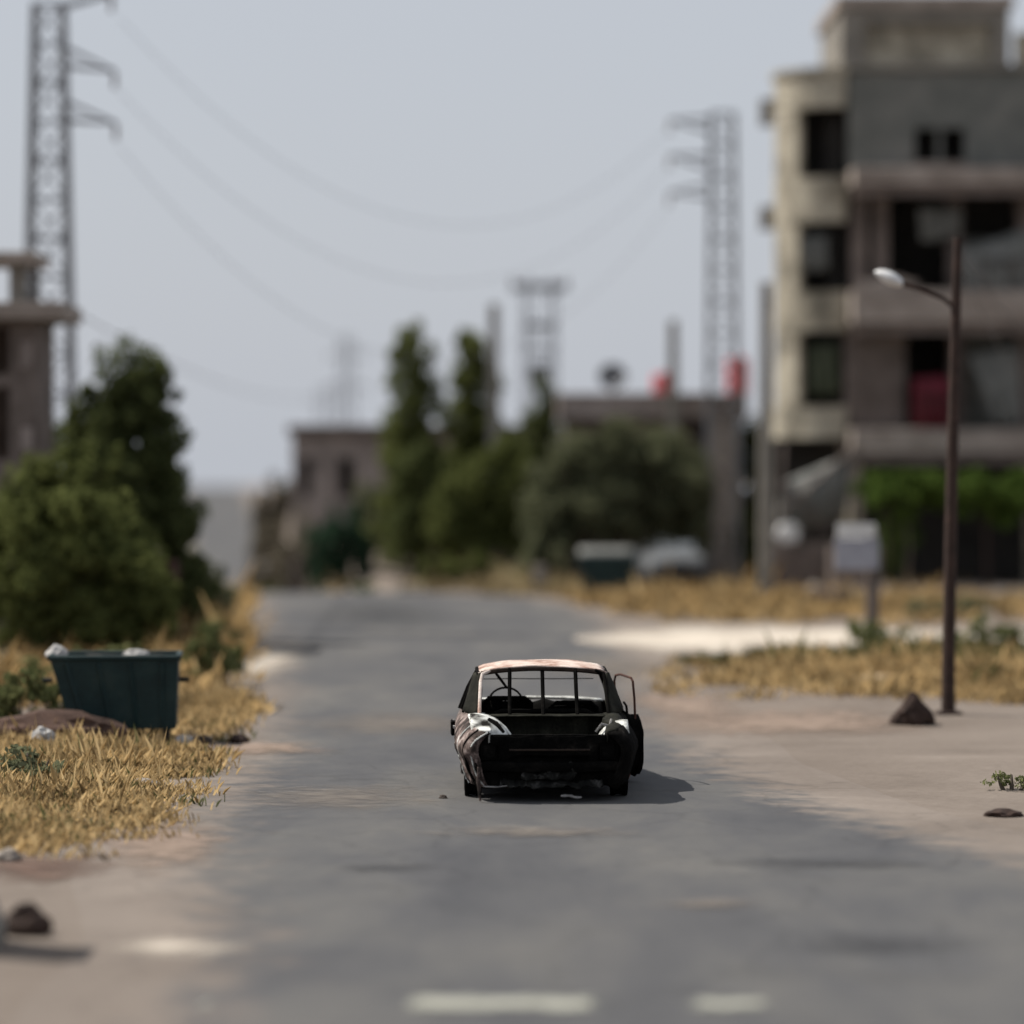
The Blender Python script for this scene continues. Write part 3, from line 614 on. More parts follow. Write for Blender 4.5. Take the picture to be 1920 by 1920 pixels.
for a_, b_, c_, d_ in ((40, 62, 690, 640), (40, 62, 845, 800)):
    lpart(MB().box(lx(a_), lx(b_), D1 - .05, D1 - .002, lz(c_), lz(d_)), 'wall_panel', M['pinkwall'])

# ------------------------------------------------------------------ flat-roofed house behind the olive tree
D2 = 98.0
def hx(px): return X(px, D2)
def hz(py): return Z(py, D2)
fh = thing('flat_roofed_house', 'brown flat roofed house with square corner pillar behind the round olive tree', 'building', (hx(1220), D2, 0))
def hpart(mb, name, m, **k):
    mb.v = [(x - hx(1220), y - D2, z) for x, y, z in mb.v]; return mb.build(name, m, fh, **k)
hpart(MB().box(hx(1048), hx(1402), D2, D2 + 7, hz(785), hz(737)), 'roof_slab', M['pinkwall'], bevel=.03)
w = MB(); w.box(hx(1060), hx(1150), D2 + 1.2, D2 + 1.4, 0, hz(785) - .002); w.box(hx(1190), hx(1390), D2 + 1.2, D2 + 1.4, 0, hz(785) - .002); w.box(hx(1150), hx(1190), D2 + 1.2, D2 + 1.4, 2.2, hz(785) - .002)
hpart(w, 'front_wall', M['brownwall'])
hpart(MB().box(hx(1060), hx(1060) + .2, D2 + 1.402, D2 + 6.8, 0, hz(785) - .002), 'side_wall', M['pinkwall'])
hpart(MB().box(hx(1062), hx(1390), D2 + 6.5, D2 + 6.7, 0, hz(785) - .002), 'rear_wall', M['brownwall'])
for k in range(9):
    hpart(MB().box(hx(1331), hx(1388), D2 + .1, D2 + .9, -.1 + k * .545, -.1 + k * .545 + .535), 'pillar_block', M['pillar'], bevel=.03)
rt = hz(737)
water_tank('small faded red water tank on the flat roof beside the concrete pole', hx(1243), D2 + .8, rt, .27, .55, M['redbright'])
water_tank('bright red water tank at the roof corner next to the tall concrete pole', hx(1404) - .25, D2 + 1.0, rt, .32, 1.0, M['redbright'])
dsh = thing('satellite_dish', 'grey satellite dish on a short post on the flat roof', 'satellite dish', (hx(1150), D2 + .8, rt))
MB().tube([(0, 0, 0), (0, 0, .45)], .035, 8).build('post', M['steel'], dsh)
P = []
for i in range(7):
    r_ = .42 * i / 6
    P.append([(r_ * math.cos(a), .35 * r_ * r_ * 2.4 * -1 + .1 + r_ * math.sin(a) * .45, .5 + r_ * math.sin(a) * .9) for a in np.linspace(0, 2 * math.pi, 21)])
MB().grid(P).build('reflector', M['steel'], dsh, smooth=True, solid=.015)
MB().tube([(0, -.05, .12), (.1, -.55, .45)], .015, 6).build('feed_arm', M['steel'], dsh)

# low house left of the poplars
D3 = 112.0
ph = thing('low_house', 'low pinkish grey concrete house beside the far road', 'building', (X(640, D3), D3, .2))
px_o = X(640, D3)
def p3(mb, name, m, **k):
    mb.v = [(x - px_o, y - D3, z - .2) for x, y, z in mb.v]; return mb.build(name, m, ph, **k)
a0, a1 = X(548, D3), X(1030, D3); zt = Z(815, D3)
w = MB()
segs = [(a0, X(566, D3)), (X(584, D3), X(636, D3)), (X(662, D3), X(760, D3)), (X(785, D3), a1)]
for s0, s1 in segs: w.box(s0, s1, D3, D3 + .25, -1.5, zt)
for s0, s1 in ((X(566, D3), X(584, D3)), (X(636, D3), X(662, D3)), (X(760, D3), X(785, D3))):
    w.box(s0, s1, D3, D3 + .25, -1.5, zt - 2.0); w.box(s0, s1, D3, D3 + .25, zt - .75, zt)
p3(w, 'front_wall', M['pinkwall'])
p3(MB().box(a0, a0 + .25, D3 + .252, D3 + 7, -1.5, zt), 'side_wall', M['pinkwall'])
p3(MB().box(a1 - .25, a1, D3 + .252, D3 + 7, -1.5, zt), 'side_wall', M['pinkwall'])
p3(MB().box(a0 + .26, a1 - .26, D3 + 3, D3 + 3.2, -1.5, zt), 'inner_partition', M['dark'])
p3(MB().box(a0 - .15, a1 + .15, D3 - .25, D3 + 7.2, zt + .002, Z(797, D3)), 'roof_slab', M['brownwall'], bevel=.03)

# ------------------------------------------------------------------ poles, lamps, pylons
def concrete_pole(label, x, y, h, r=.16, fittings=True):
    t = thing('utility_pole', label, 'pole', (x, y, tz(x, y)), 0, 'square concrete utility poles')
    mb = MB(); b, a = r, r * .72
    mb.add([(-b, -b, -.3), (b, -b, -.3), (b, b, -.3), (-b, b, -.3), (-a, -a, h), (a, -a, h), (a, a, h), (-a, a, h)], [(0, 3, 2, 1), (4, 5, 6, 7), (0, 1, 5, 4), (1, 2, 6, 5), (2, 3, 7, 6), (3, 0, 4, 7)])
    mb.build('shaft', M['polec'], t, bevel=.02)
    if fittings:
        for k in range(3):
            br = MB().tube([(0, -a - .02, h - .25 - k * .22), (0, -a - .14, h - .25 - k * .22)], .02, 6).build('bracket', M['steel'], t)
            MB().lathe([(.03, 0), (.05, .03), (.035, .06), (.05, .09), (.02, .11)], 8, (0, -a - .14, h - .25 - k * .22)).build('insulator', M['porcelain'], br)
    return t
concrete_pole('tall square concrete pole standing in dry grass left of the apartment block', X(1436, 81.5), 81.5, 7.6, .17)
concrete_pole('square concrete pole rising behind the small red roof tank', X(1256, 99.3), 97.3, 7.35, .17)
concrete_pole('dark concrete pole between the second poplar and the cypress', X(926, 99), 99, 7.9, .19)

sl_ = thing('street_lamp', 'thin dark rusty lamp post with white lamp on a curved arm', 'street lamp', (X(1778, 46.7), 46.7, tz(X(1778, 46.7), 46.7)))
S4 = FPX / 46.7
def sp(px, py): return ((px - 1778) / S4, 0, Z(py, 46.7))
MB().tube([(0, 0, -.2), (0, 0, .5), sp(1785, 900), sp(1792, 590), sp(1796, 452)], [.10, .09, .08, .07, .06], 12).build('post', M['rustpole'], sl_, smooth=True)
MB().box(-.17, .17, -.17, .17, -.05, .03).build('base_plate', M['rustpole'], sl_, bevel=.01)
MB().tube([sp(1793, 585), sp(1768, 566), sp(1720, 548), sp(1688, 538)], [.035, .03, .03, .03], 8).build('arm', M['rustpole'], sl_, smooth=True)
P = []
for i in range(9):
    t_ = i / 8; wr = .13 * math.sin(math.pi * min(1, .12 + t_ * .86)) ** .6
    c_ = Vector(sp(1692, 538)).lerp(Vector(sp(1640, 518)), t_)
    P.append([(c_.x, c_.y + wr * math.cos(a) * 1.1, c_.z + wr * .75 * math.sin(a)) for a in np.linspace(0, 2 * math.pi, 13)])
MB().grid(P).build('lamp_head', M['lamp'], sl_, smooth=True)

def pylon(label, x, y, top, w0, w1, arms, side, seg=11, group='lattice power pylons', rz=0):
    """arms: (height, length, droop)"""
    z0 = tz(x, y); t = thing('power_pylon', label, 'pylon', (x, y, z0), rz, group); H = top - z0
    def hw(z): return (w0 + (w1 - w0) * z / H) / 2
    for sx in (-1, 1):
        for sy in (-1, 1):
            m = MB(); a, b = hw(-.2), hw(H)
            m.tube([(sx * a, sy * a, -.2), (sx * b, sy * b, H)], .05, 4).build('leg', M['steel'], t)
    for f in range(4):
        m = MB()
        for k in range(seg):
            za, zb = H * k / seg, H * (k + 1) / seg; a, b = hw(za), hw(zb)
            s_ = 1 if (k + f) % 2 else -1
            q = [(-s_ * a, -a, za), (s_ * b, -b, zb)]; q2 = [(-b, -b, zb), (b, -b, zb)]
            rot = Matrix.Rotation(f * math.pi / 2, 3, 'Z')
            for e in (q, q2): m.tube([rot @ Vector(p) for p in e], .026, 4)
        m.build('bracing', M['steel'], t)
    for k, (za, ln, dr) in enumerate(arms):
        z_ = za - z0; a = hw(z_)
        for s_ in ((side,) if side else (-1, 1)):
            m = MB(); tip = Vector((s_ * (a + ln), 0, z_ - dr))
            for sy in (-1, 1):
                m.tube([(s_ * a, sy * a, z_), tip], .035, 4); m.tube([(s_ * a, sy * a, z_ - .38 * (1 if dr >= 0 else -1)), tip], .03, 4)
            m.tube([(s_ * (a + ln * .5), -a * .5, z_ - dr * .5), (s_ * (a + ln * .5), a * .5, z_ - dr * .5)], .025, 4)
            ao = m.build('crossarm', M['steel'], t)
            MB().lathe([(.02, 0), (.06, -.04), (.03, -.08), (.065, -.13), (.03, -.17), (.065, -.22), (.03, -.26), (.06, -.31), (.02, -.36)], 10, tuple(tip)).build('insulator', M['porcelain'], ao)
    return t
pylon('grey lattice pylon rising behind the raw concrete house with dark trees', X(92, 72), 72, 12.9, 1.15, .58, [(Z(12, 72), 1.0, -.25), (Z(88, 72), 1.05, .5), (Z(190, 72), 1.05, .45)], 1, 16)
pylon('grey lattice pylon standing before the pillar of the flat roofed house', X(1355, 96), 96, Z(213, 96), .92, .62, [(Z(222, 96), 1.15, 0.05), (Z(292, 96), 1.15, .0), (Z(345, 96), 1.15, .25)], -1, 15)
pylon('slender far lattice pylon above the low pinkish house', X(650, 200), 200, Z(632, 200), 1.2, .5, [(Z(660, 200), .7, .1), (Z(720, 200), .8, .1)], 0, 10)
pylon('small distant lattice pylon whose tip shows above the low pinkish house', X(610, 300), 300, Z(728, 300), 2.2, .8, [(Z(745, 300), 1.0, .1)], 0, 10)
# transformer frame on two lattice legs
tf = thing('transformer_frame', 'twin legged lattice transformer frame with crossarm behind the dark cypress', 'pylon', (X(1012, 128), 128, tz(X(1012, 128), 128)), 0)
S5 = FPX / 128; zt_ = Z(532, 128) - tf.location.z
for s_ in (-1, 1):
    m = MB()
    for u in (-.11, .11):
        for v in (-.11, .11): m.tube([(s_ * .52 + u, v, -.2), (s_ * .45 + u, v, zt_)], .04, 4)
    for k in range(18):
        za, zb = zt_ * k / 18, zt_ * (k + 1) / 18; g = 1 if k % 2 else -1
        m.tube([(s_ * .5 - .11 * g, -.11, za), (s_ * .5 + .11 * g, -.11, zb)], .025, 4)
    m.build('leg', M['steel'], tf)
for py, hw_, th in ((538, 1.05, .13), (612, .62, .12), (655, .6, .08)):
    z_ = Z(py, 128) - tf.location.z
    ca = MB().box(-hw_, hw_, -.16, .16, z_ - th, z_ + th).build('crossarm', M['steel'], tf)
    if py == 538:
        for u in (-.95, -.4, .4, .95): MB().lathe([(.05, z_ + th), (.08, z_ + th + .06), (.05, z_ + th + .1), (.08, z_ + th + .16), (.03, z_ + th + .22)], 8, (u, 0, 0)).build('insulator', M['porcelain'], ca)
z_ = Z(690, 128) - tf.location.z
MB().box(-.42, .42, -.4, .4, z_ - .45, z_ + .15).build('transformer_tank', M['steel'], tf, bevel=.04)

def wire(label, p0, p1, sag, r=.007, n=26):
    p0, p1 = Vector(p0), Vector(p1); o0 = p0.copy()
    pts = [p0.lerp(p1, k / n) - Vector((0, 0, sag * 4 * (k / n) * (1 - k / n))) - o0 for k in range(n + 1)]
    o = MB().tube(pts, r, 5).build('power_line', M['wire']); o.location = o0; return tag(o, label, 'cable', 'slack power lines')
for k, (pa, pb, sg) in enumerate((((225, 35), (1252, 245), 3.4), ((222, 170), (1252, 312), 3.6), ((224, 275), (1252, 388), 4.3))):
    wire(('uppermost', 'middle', 'lowest')[k] + ' of three thin sagging power lines slung between the two large lattice pylons', (X(pa[0], 72), 72, Z(pa[1], 72)), (X(pb[0], 96), 96, Z(pb[1], 96)), sg)
wire('low thin power line running from the raw concrete house to the far pylon', (X(130, 66), 66, Z(578, 66)), (X(650, 200), 200, Z(722, 200)), 1.2, .014)

# ------------------------------------------------------------------ sign
sg = thing('road_sign', 'small pale lavender and white sign board on a brown post', 'sign', (X(1636, 64), 64, tz(X(1636, 64), 64)))
S6 = FPX / 64
MB().box(-.11, .11, -.11, .11, -.3, Z(1000, 64)).build('post', M['brownwall'], sg, bevel=.015)
bd = MB().box((1564 - 1636) / S6, (1646 - 1636) / S6, -.17, -.13, Z(1074, 64), Z(1016, 64)).build('sign_board', M['signblue'], sg, bevel=.008)
MB().box((1568 - 1636) / S6, (1640 - 1636) / S6, -.172, -.128, Z(1014, 64), Z(988, 64)).build('top_board', M['signwhite'], sg, bevel=.008)

# ------------------------------------------------------------------ waste bins
def dumpster(label, x, y, rz, w_top, w_bot_l, w_bot_r, h, dep, lid=False):
    t = thing('dumpster', label, 'dumpster', (x, y, tz(x, y)), rz, None)
    xl, xr_ = -w_top / 2, w_top / 2; b0, b1 = xl + w_bot_l, xr_ - w_bot_r; zb = .16
    th = .025
    def panel(a, b, c, d): return [a, b, c, d]
    o_ = [(b0, -dep * .42, zb), (b1, -dep * .42, zb), (b1, dep * .42, zb), (b0, dep * .42, zb), (xl, -dep / 2, h), (xr_, -dep / 2, h), (xr_, dep / 2, h), (xl, dep / 2, h)]
    i_ = [(p[0] * .97, p[1] * .95, p[2] + (.03 if k < 4 else 0)) for k, p in enumerate(o_)]
    m = MB(); m.v = o_ + i_
    for a, b in ((0, 1), (1, 2), (2, 3), (3, 0)):
        m.f += [(a, b, b + 4, a + 4), (b + 8, a + 8, a + 12, b + 12), (a + 4, b + 4, b + 12, a + 12)]
    m.f += [(3, 2, 1, 0), (8, 9, 10, 11)]
    m.build('tub', M['bin'], t, bevel=.012)
    m = MB()
    for a, b in (((xl, -dep / 2), (xr_, -dep / 2)), ((xr_, -dep / 2), (xr_, dep / 2)), ((xr_, dep / 2), (xl, dep / 2)), ((xl, dep / 2), (xl, -dep / 2))):
        m.tube([(a[0], a[1], h + .015), (b[0], b[1], h + .015)], .035, 8)
    m.build('rim', M['bin'], t)
    for k in range(4):
        u = (k + .5) / 4; xa, xb = b0 + (b1 - b0) * u, xl + (xr_ - xl) * u
        m = MB(); m.tube([(xa, -dep * .42 - .012, zb + .04), (xb, -dep / 2 - .012, h - .05)], .028, 4); m.build('rib', M['bin'], t)
    for s_ in (-1, 1):
        MB().tube([(s_ * (xr_ + .0), 0, h * .72), (s_ * (xr_ + .12), 0, h * .72)], .03, 8).build('lifting_lug', M['binrim'], t)
    for u in (b0 + .12, b1 - .12):
        for v in (-.3, .3):
            wl_ = MB().lathe([(.02, -.03), (.085, -.03), (.095, -.015), (.095, .015), (.085, .03), (.02, .03)], 14, (u, v * dep, .09), 'x').build('wheel', M['tyre'], t, smooth=True)
            MB().box(u - .045, u + .045, v * dep - .03, v * dep + .03, .1, zb + .01).build('fork', M['binrim'], wl_)
    if lid:
        P = []
        for i in range(9):
            a = math.pi * i / 8
            P.append([(xx, -dep / 2 * math.cos(a) * .98, h + .03 + .2 * math.sin(a)) for xx in (xl + .02, xl / 2, 0, xr_ / 2, xr_ - .02)])
        MB().grid(P).build('lid', M['tarp'], t, smooth=True, solid=.02)
    return t
dumpster('dark green steel dumpster with sloping end half sunk in dry roadside grass', X(212, 42.3), 42.6, R(4), 1.55, .26, .03, 1.02, 1.0)
dumpster('dark green dumpster with domed grey lid under the round olive tree', X(1140, 88.5), 88.6, R(-3), 1.5, .1, .1, .98, 1.0, True)
rock('rubbish_bag', 'crumpled white rubbish bag on the left rim of the sunken dumpster', 'rubbish bag', X(104, 42.6), 42.75, .26, .26, .2, M['greybag'], z=.98, seed=1)
rock('rubbish_bag', 'pale grey rubbish bag bulging out behind the sunken dumpster', 'rubbish bag', X(256, 42.9), 42.85, .34, .3, .14, M['greybag'], z=1.0, seed=2)
mo = rock('earth_mound', 'red brown heap of earth banked against the sunken dumpster', 'earth', X(95, 41.6), 41.7, 1.7, .9, .42, M['redearth'], seed=6)
# contents that carry the bags
rb = thing('rubbish_heap', 'dark rubbish filling the sunken dumpster to its rim', 'rubbish', (X(212, 42.3), 42.6, .17), R(4))
P = [[(u * 1.28, v * .8, .66 + .12 * mnoise.noise(Vector((u * 4, v * 4, 2))) + (.12 if abs(u) < .5 and abs(v) < .5 else 0)) for v in np.linspace(-.5, .5, 9)] for u in np.linspace(-.5, .5, 14)]
MB().grid(P).build('heap', M['darkstone'], rb, smooth=True, solid=.1)

# ------------------------------------------------------------------ parked car under the tree
pc = thing('parked_car', 'pale grey saloon car parked in shade beside the olive tree and pillar', 'car', (X(1272, 95.4), 95.4, tz(X(1272, 95.4), 95.4)), R(4))
def loft_car(sections):    # (y, halfwidth, z_low, z_top)
    P = []
    for y, hw_, z0, z1 in sections:
        P.append([(-hw_ * .9, y, z0), (-hw_, y, z0 + (z1 - z0) * .25), (-hw_, y, z0 + (z1 - z0) * .7), (-hw_ * .9, y, z1 - .02), (-hw_ * .5, y, z1 + .012), (0, y, z1 + .02), (hw_ * .5, y, z1 + .012), (hw_ * .9, y, z1 - .02), (hw_, y, z0 + (z1 - z0) * .7), (hw_, y, z0 + (z1 - z0) * .25), (hw_ * .9, y, z0)])
    m = MB().grid(P); k = len(P[0]); m.f.append(tuple(range(k))); m.f.append(tuple(range(len(m.v) - k, len(m.v)))); return m
loft_car([(0, .68, .3, .62), (.08, .76, .24, .72), (.5, .8, .2, .82), (1.1, .82, .2, .9), (2.2, .83, .2, .92), (3.2, .82, .2, .92), (3.9, .79, .22, .9), (4.1, .72, .3, .8)]).build('body', M['carpaint'], pc, smooth=True, bevel=.02)
cab = MB(); cab.grid([[(-.68, 1.0, .9), (-.55, 1.65, 1.38), (-.55, 2.9, 1.4), (-.66, 3.5, .92)], [(.68, 1.0, .9), (.55, 1.65, 1.38), (.55, 2.9, 1.4), (.66, 3.5, .92)]])
cab.add([(-.68, 1.0, .9), (-.55, 1.65, 1.38), (-.55, 2.9, 1.4), (-.66, 3.5, .92)], [(0, 1, 2, 3)]); cab.add([(.68, 1.0, .9), (.55, 1.65, 1.38), (.55, 2.9, 1.4), (.66, 3.5, .92)], [(3, 2, 1, 0)])
cab.build('cabin', M['carpaint'], pc, solid=.02)
MB().add([(-.6, 1.055, .955), (.6, 1.055, .955), (.5, 1.6, 1.355), (-.5, 1.6, 1.355)], [(0, 1, 2, 3)]).build('windscreen', M['glass'], pc, solid=.03)
for s_ in (-1, 1):
    MB().add([(s_ * .675, 1.3, .96), (s_ * .565, 1.75, 1.33), (s_ * .565, 2.8, 1.34), (s_ * .66, 3.25, .96)], [(0, 1, 2, 3)]).build('side_window', M['glass'], pc, solid=.035)
    MB().lathe([(.0, -.02), (.09, -.02), (.1, .02), (.0, .02)], 14, (s_ * .52, .05, .58), 'y').build('headlight', M['lamp'], pc, smooth=True)
    for yw in (.75, 3.3):
        wh = MB().lathe([(.2, -.08), (.29, -.08), (.31, -.05), (.31, .05), (.29, .08), (.2, .08)], 20, (s_ * .72, yw, .305), 'x').build('wheel', M['tyre'], pc, smooth=True)
        MB().lathe([(.02, -.07), (.2, -.07), (.2, .07), (.02, .07)], 16, (s_ * .725, yw, .305), 'x').build('rim', M['steel'], wh, smooth=True)
MB().box(-.42, .42, -.02, .03, .42, .58).build('grille', M['tyre'], pc)
MB().box(-.74, .74, -.09, -.01, .3, .4).build('bumper', M['steel'], pc, bevel=.02)

# ------------------------------------------------------------------ trees
tree('leafy_tree', 'tall dark leafy tree rising beside the raw concrete house', 'tree', X(235, 66), 67, [(-.75, 0, 4.0, .85, .8, .9), (-.15, .1, 4.75, .7, .75, .9), (.42, .1, 4.6, .55, .6, .75), (.35, 0, 3.7, .75, .8, 1.0), (-.2, -.2, 3.1, 1.1, .9, 1.0), (.45, 0, 2.7, .8, .8, 1.0), (.7, -.1, 1.8, .75, .8, 1.0), (-.4, 0, 1.8, 1.1, .9, 1.1), (1.0, 0, 1.1, .6, .7, .8)], M['leaf_dark'], .15, 3600, .15)
tree('leafy_tree', 'olive green tree spreading before the wall of the raw concrete house', 'tree', X(130, 62), 62.5, [(-.2, 0, 3.1, .7, .7, .7), (-.6, 0, 2.3, .8, .8, .9), (.4, 0, 2.2, .8, .8, 1.0), (.9, -.2, 1.5, .75, .7, .8), (0, -.3, 1.3, 1.0, .8, .9), (.5, 0, 3.3, .4, .5, .5)], M['leaf_green'], .14, 3600, .13)
tree('leafy_tree', 'low dark spreading tree between the dumpster and the raw concrete house', 'tree', X(90, 57), 57.5, [(-.7, 0, 2.1, .8, .8, 1.0), (.2, 0, 2.2, .9, .8, .9), (.9, 0, 1.7, .8, .8, .9), (-.3, -.2, 1.2, 1.0, .8, .9), (1.5, .1, 1.2, .7, .6, .9), (1.0, -.2, .7, .9, .6, .6)], M['leaf_green'], .13, 3800, .11)
bush('shrub', 'grey green rounded shrub at the roadside corner beside the rusty cabinet', X(345, 72), 72.5, 1.7, 1.4, 1.75, M['leaf_olive'], .13, 3600)
bush('shrub', 'dark shrub overhanging the left road edge by the rusty cabinet', X(368, 80), 80, 1.1, 1.0, 1.5, M['leaf_dark'], .13, 3600)
bush('shrub', 'leafy green shrub leaning over the shoulder right of the sunken dumpster', X(398, 52.5), 53, .95, 1.0, 1.15, M['leaf_weed'], .11, 2600)
bush('shrub', 'thin dark green shrub at the shoulder edge behind the leaning shrub', X(405, 60), 60.5, .6, .7, 1.0, M['leaf_dark'], .11, 2200)
bush('shrub', 'low green shrub left of the sunken dumpster', X(30, 44), 44.5, 1.3, 1.0, .85, M['leaf_weed'], .11, 2600)
bush('shrub', 'yellowish green shrub behind the sunken dumpster', X(180, 50), 50.5, 2.2, 1.0, .95, M['leaf_weed'], .11, 2200)
bush('shrub', 'dusty grey green shrub in the dry grass before the dumpster', X(45, 37), 37, 1.0, 1.0, .42, M['leaf_olive'], .08, 2600)
poplars = [('tall pointed poplar standing beside the low pinkish house', 780, 642, 1.02, 100, M['leaf_green']), ('second poplar leaning against the dark concrete pole', 890, 632, 1.0, 101.5, M['leaf_green'])]
for lb, px, py, hw_, d, m_ in poplars:
    top = Z(py, d); x = X(px, d); bl = []
    for k in range(7):
        u = k / 6; bl.append((random.uniform(-.16, .16), random.uniform(-.1, .1), .9 + (top - 1.35) * u, hw_ * (1.2 - .62 * u ** 2.2) * random.uniform(.9, 1.12), hw_ * .9, .8))
    tree('poplar_tree', lb, 'tree', x, d, bl, m_, .14, 3400, .12, top - .6, 'poplars by the road')
tree('cypress_tree', 'dark narrow cypress below the transformer frame', 'tree', X(1018, 103), 103, [(.0, 0, .9, .9, .8, .9), (0, 0, 2.0, .85, .7, 1.0), (0, .1, 3.1, .78, .7, 1.0), (.0, 0, 4.2, .7, .6, .9), (0, 0, 5.2, .58, .5, .8)], M['leaf_dark'], .12, 4200, .12, 5.2)
tree('olive_tree', 'broad round grey green olive tree shading the lidded dumpster', 'tree', X(1170, 92), 92.5, [(-1.6, 0, 2.7, 1.0, 1.0, .95), (-.6, .1, 3.4, 1.1, 1.1, 1.0), (.6, .1, 3.5, 1.15, 1.1, 1.0), (1.5, 0, 3.0, .95, 1.0, 1.0), (1.9, 0, 2.1, .65, .8, .9), (-.2, -.2, 2.5, 1.3, 1.1, .9), (1.0, .3, 2.1, 1.1, 1.0, .8), (-1.9, 0, 1.6, .8, .8, 1.0), (-.4, .6, 1.5, 1.1, .8, .8), (1.25, .5, 1.75, .9, .8, .55)], M['leaf_olive'], .15, 3600, .2, 2.4)
tree('leafy_tree', 'mid green bushy tree in front of the poplars', 'tree', X(905, 95), 95.5, [(-.9, 0, 2.2, .8, .8, .9), (0, 0, 2.7, .8, .8, .9), (.7, 0, 2.9, .7, .8, .9), (-.4, -.2, 1.3, 1.0, .8, .8), (.6, 0, 1.5, .9, .8, .9)], M['leaf_green'], .14, 3600, .14, 2.2)
tree('leafy_tree', 'dull dark tree filling the gap between poplar and bushy tree', 'tree', X(815, 97), 97.5, [(-.4, 0, 2.9, .8, .7, .9), (.3, 0, 2.2, .9, .7, .9), (-.6, 0, 1.5, .8, .7, .9), (.5, 0, 1.1, .9, .7, .8)], M['leaf_dark'], .14, 3600, .13, 2.4)
tree('leafy_tree', 'grey green tree crowding behind the second poplar and the dark pole', 'tree', X(930, 106), 106, [(-1.0, 0, 2.6, .9, .8, 1.0), (-.1, 0, 3.4, .9, .8, 1.1), (.8, 0, 3.6, .9, .8, 1.1), (1.6, 0, 2.7, .9, .8, 1.1), (.3, 0, 1.8, 1.3, .8, 1.0), (2.3, 0, 3.6, .7, .7, .8)], M['leaf_olive'], .15, 3000, .15, 2.8)
tree('leafy_tree', 'slim dark tree between the house corner and the tall concrete pole', 'tree', X(1418, 101), 101, [(0, 0, 1.2, .7, .6, 1.1), (-.1, 0, 2.6, .75, .6, 1.1), (.0, 0, 3.9, .7, .55, 1.0), (.5, 0, 2.2, .6, .5, 1.0)], M['leaf_dark'], .14, 3400, .1, 3.6)
tree('scrub_tree', 'dusty brown scrub tree on the bank beside the far road', 'tree', X(522, 139), 139, [(0, 0, 3.2, .8, .8, .9), (.5, 0, 2.4, .9, .8, 1.2), (-.5, 0, 2.0, .7, .8, 1.1), (.1, 0, 1.1, 1.0, .8, 1.0)], M['leaf_dusty'], .16, 2600, .1, 2.6)
bush('shrub', 'low brown scrub at the very edge of the far road', X(482, 138), 138, 1.3, 1.2, 2.9, M['leaf_dusty'], .15, 2600)
bush('shrub', 'thick dark blue green round bush before the low pinkish house', X(642, 101), 101.0, 2.1, 1.6, 2.75, M['leaf_blue'], .13, 4200)
bush('shrub', 'leafy bush between the bushy tree and the olive tree', X(1020, 91), 91.5, 1.5, 1.2, 1.9, M['leaf_olive'], .13, 3200)
bush('shrub', 'low dark bush at the foot of the bushy tree', X(870, 93), 93.3, 3.0, 1.0, 1.2, M['leaf_green'], .12, 3000)
bush('shrub', 'dark leafy shrub between the corner pillar and the concrete pole', X(1408, 97), 97, .9, .8, 2.4, M['leaf_dark'], .14, 3000)
bush('shrub', 'dry dusty scrub on the earth bank beside the far road', X(528, 127), 127, 2.0, 2.5, 1.5, M['leaf_dusty'], .14, 2400)
bush('shrub', 'grey green scrub against the side of the low pinkish house', X(566, 107), 107, 1.8, 1.4, 2.9, M['leaf_dusty'], .13, 2600)
bush('shrub', 'pinkish dry brush heaped on the earth bank left of the low house', X(535, 119), 119, 1.9, 2.0, 2.0, M['leaf_dusty'], .13, 2200)
bush('shrub', 'olive coloured bush between the round blue green bush and the poplar', X(712, 104), 104, 1.5, 1.2, 3.0, M['leaf_olive'], .13, 3000)
bush('shrub', 'small dark thorn bush at the edge of the earth bank', X(508, 108), 108.5, .7, .8, .9, M['leaf_dark'], .11, 3000)
bush('weed_clump', 'pale bright green weed clump before the dark round bush', X(680, 96), 96.2, .8, .5, .4, M['leaf_bright'], .09, 2200, 'weed')
bush('shrub', 'green weedy shrub round the foot of the sign post', X(1640, 62.5), 62.8, 1.2, .8, .62, M['leaf_weed'], .1, 2600)
bush('shrub', 'sprawling green shrub right of the rusty lamp post', X(1850, 61), 61, 1.8, .9, .75, M['leaf_weed'], .1, 2600)
bush('shrub', 'low green bush behind the rusty lamp post near the pale track', X(1810, 71), 74, 1.8, .8, .65, M['leaf_olive'], .1, 2400)
bush('weed_clump', 'small fresh green weed on bare dirt far from the burned car', X(1905, 36), 36.3, .55, .35, .24, M['leaf_weed'], .045, 5200, 'weed')

# rusty cabinet by the trees
rcx, rcy = X(290, 63.5), 63.5
rc = thing('metal_cabinet', 'dark rusty steel cabinet under the left trees', 'cabinet', (rcx, rcy, tz(rcx, rcy)), R(-6))
MB().box(-.4, .4, -.3, .3, .08, 1.62).build('case', M['rust'], rc, bevel=.015)
for s_ in (-1, 1): MB().box(s_ * .2 - .18, s_ * .2 + .18, -.325, -.302, .16, 1.52).build('door', M['rust'], rc, bevel=.006)
for sx in (-.34, .34):
    for sy in (-.24, .24): MB().box(sx - .03, sx + .03, sy - .03, sy + .03, -.1, .078).build('leg', M['rust'], rc)

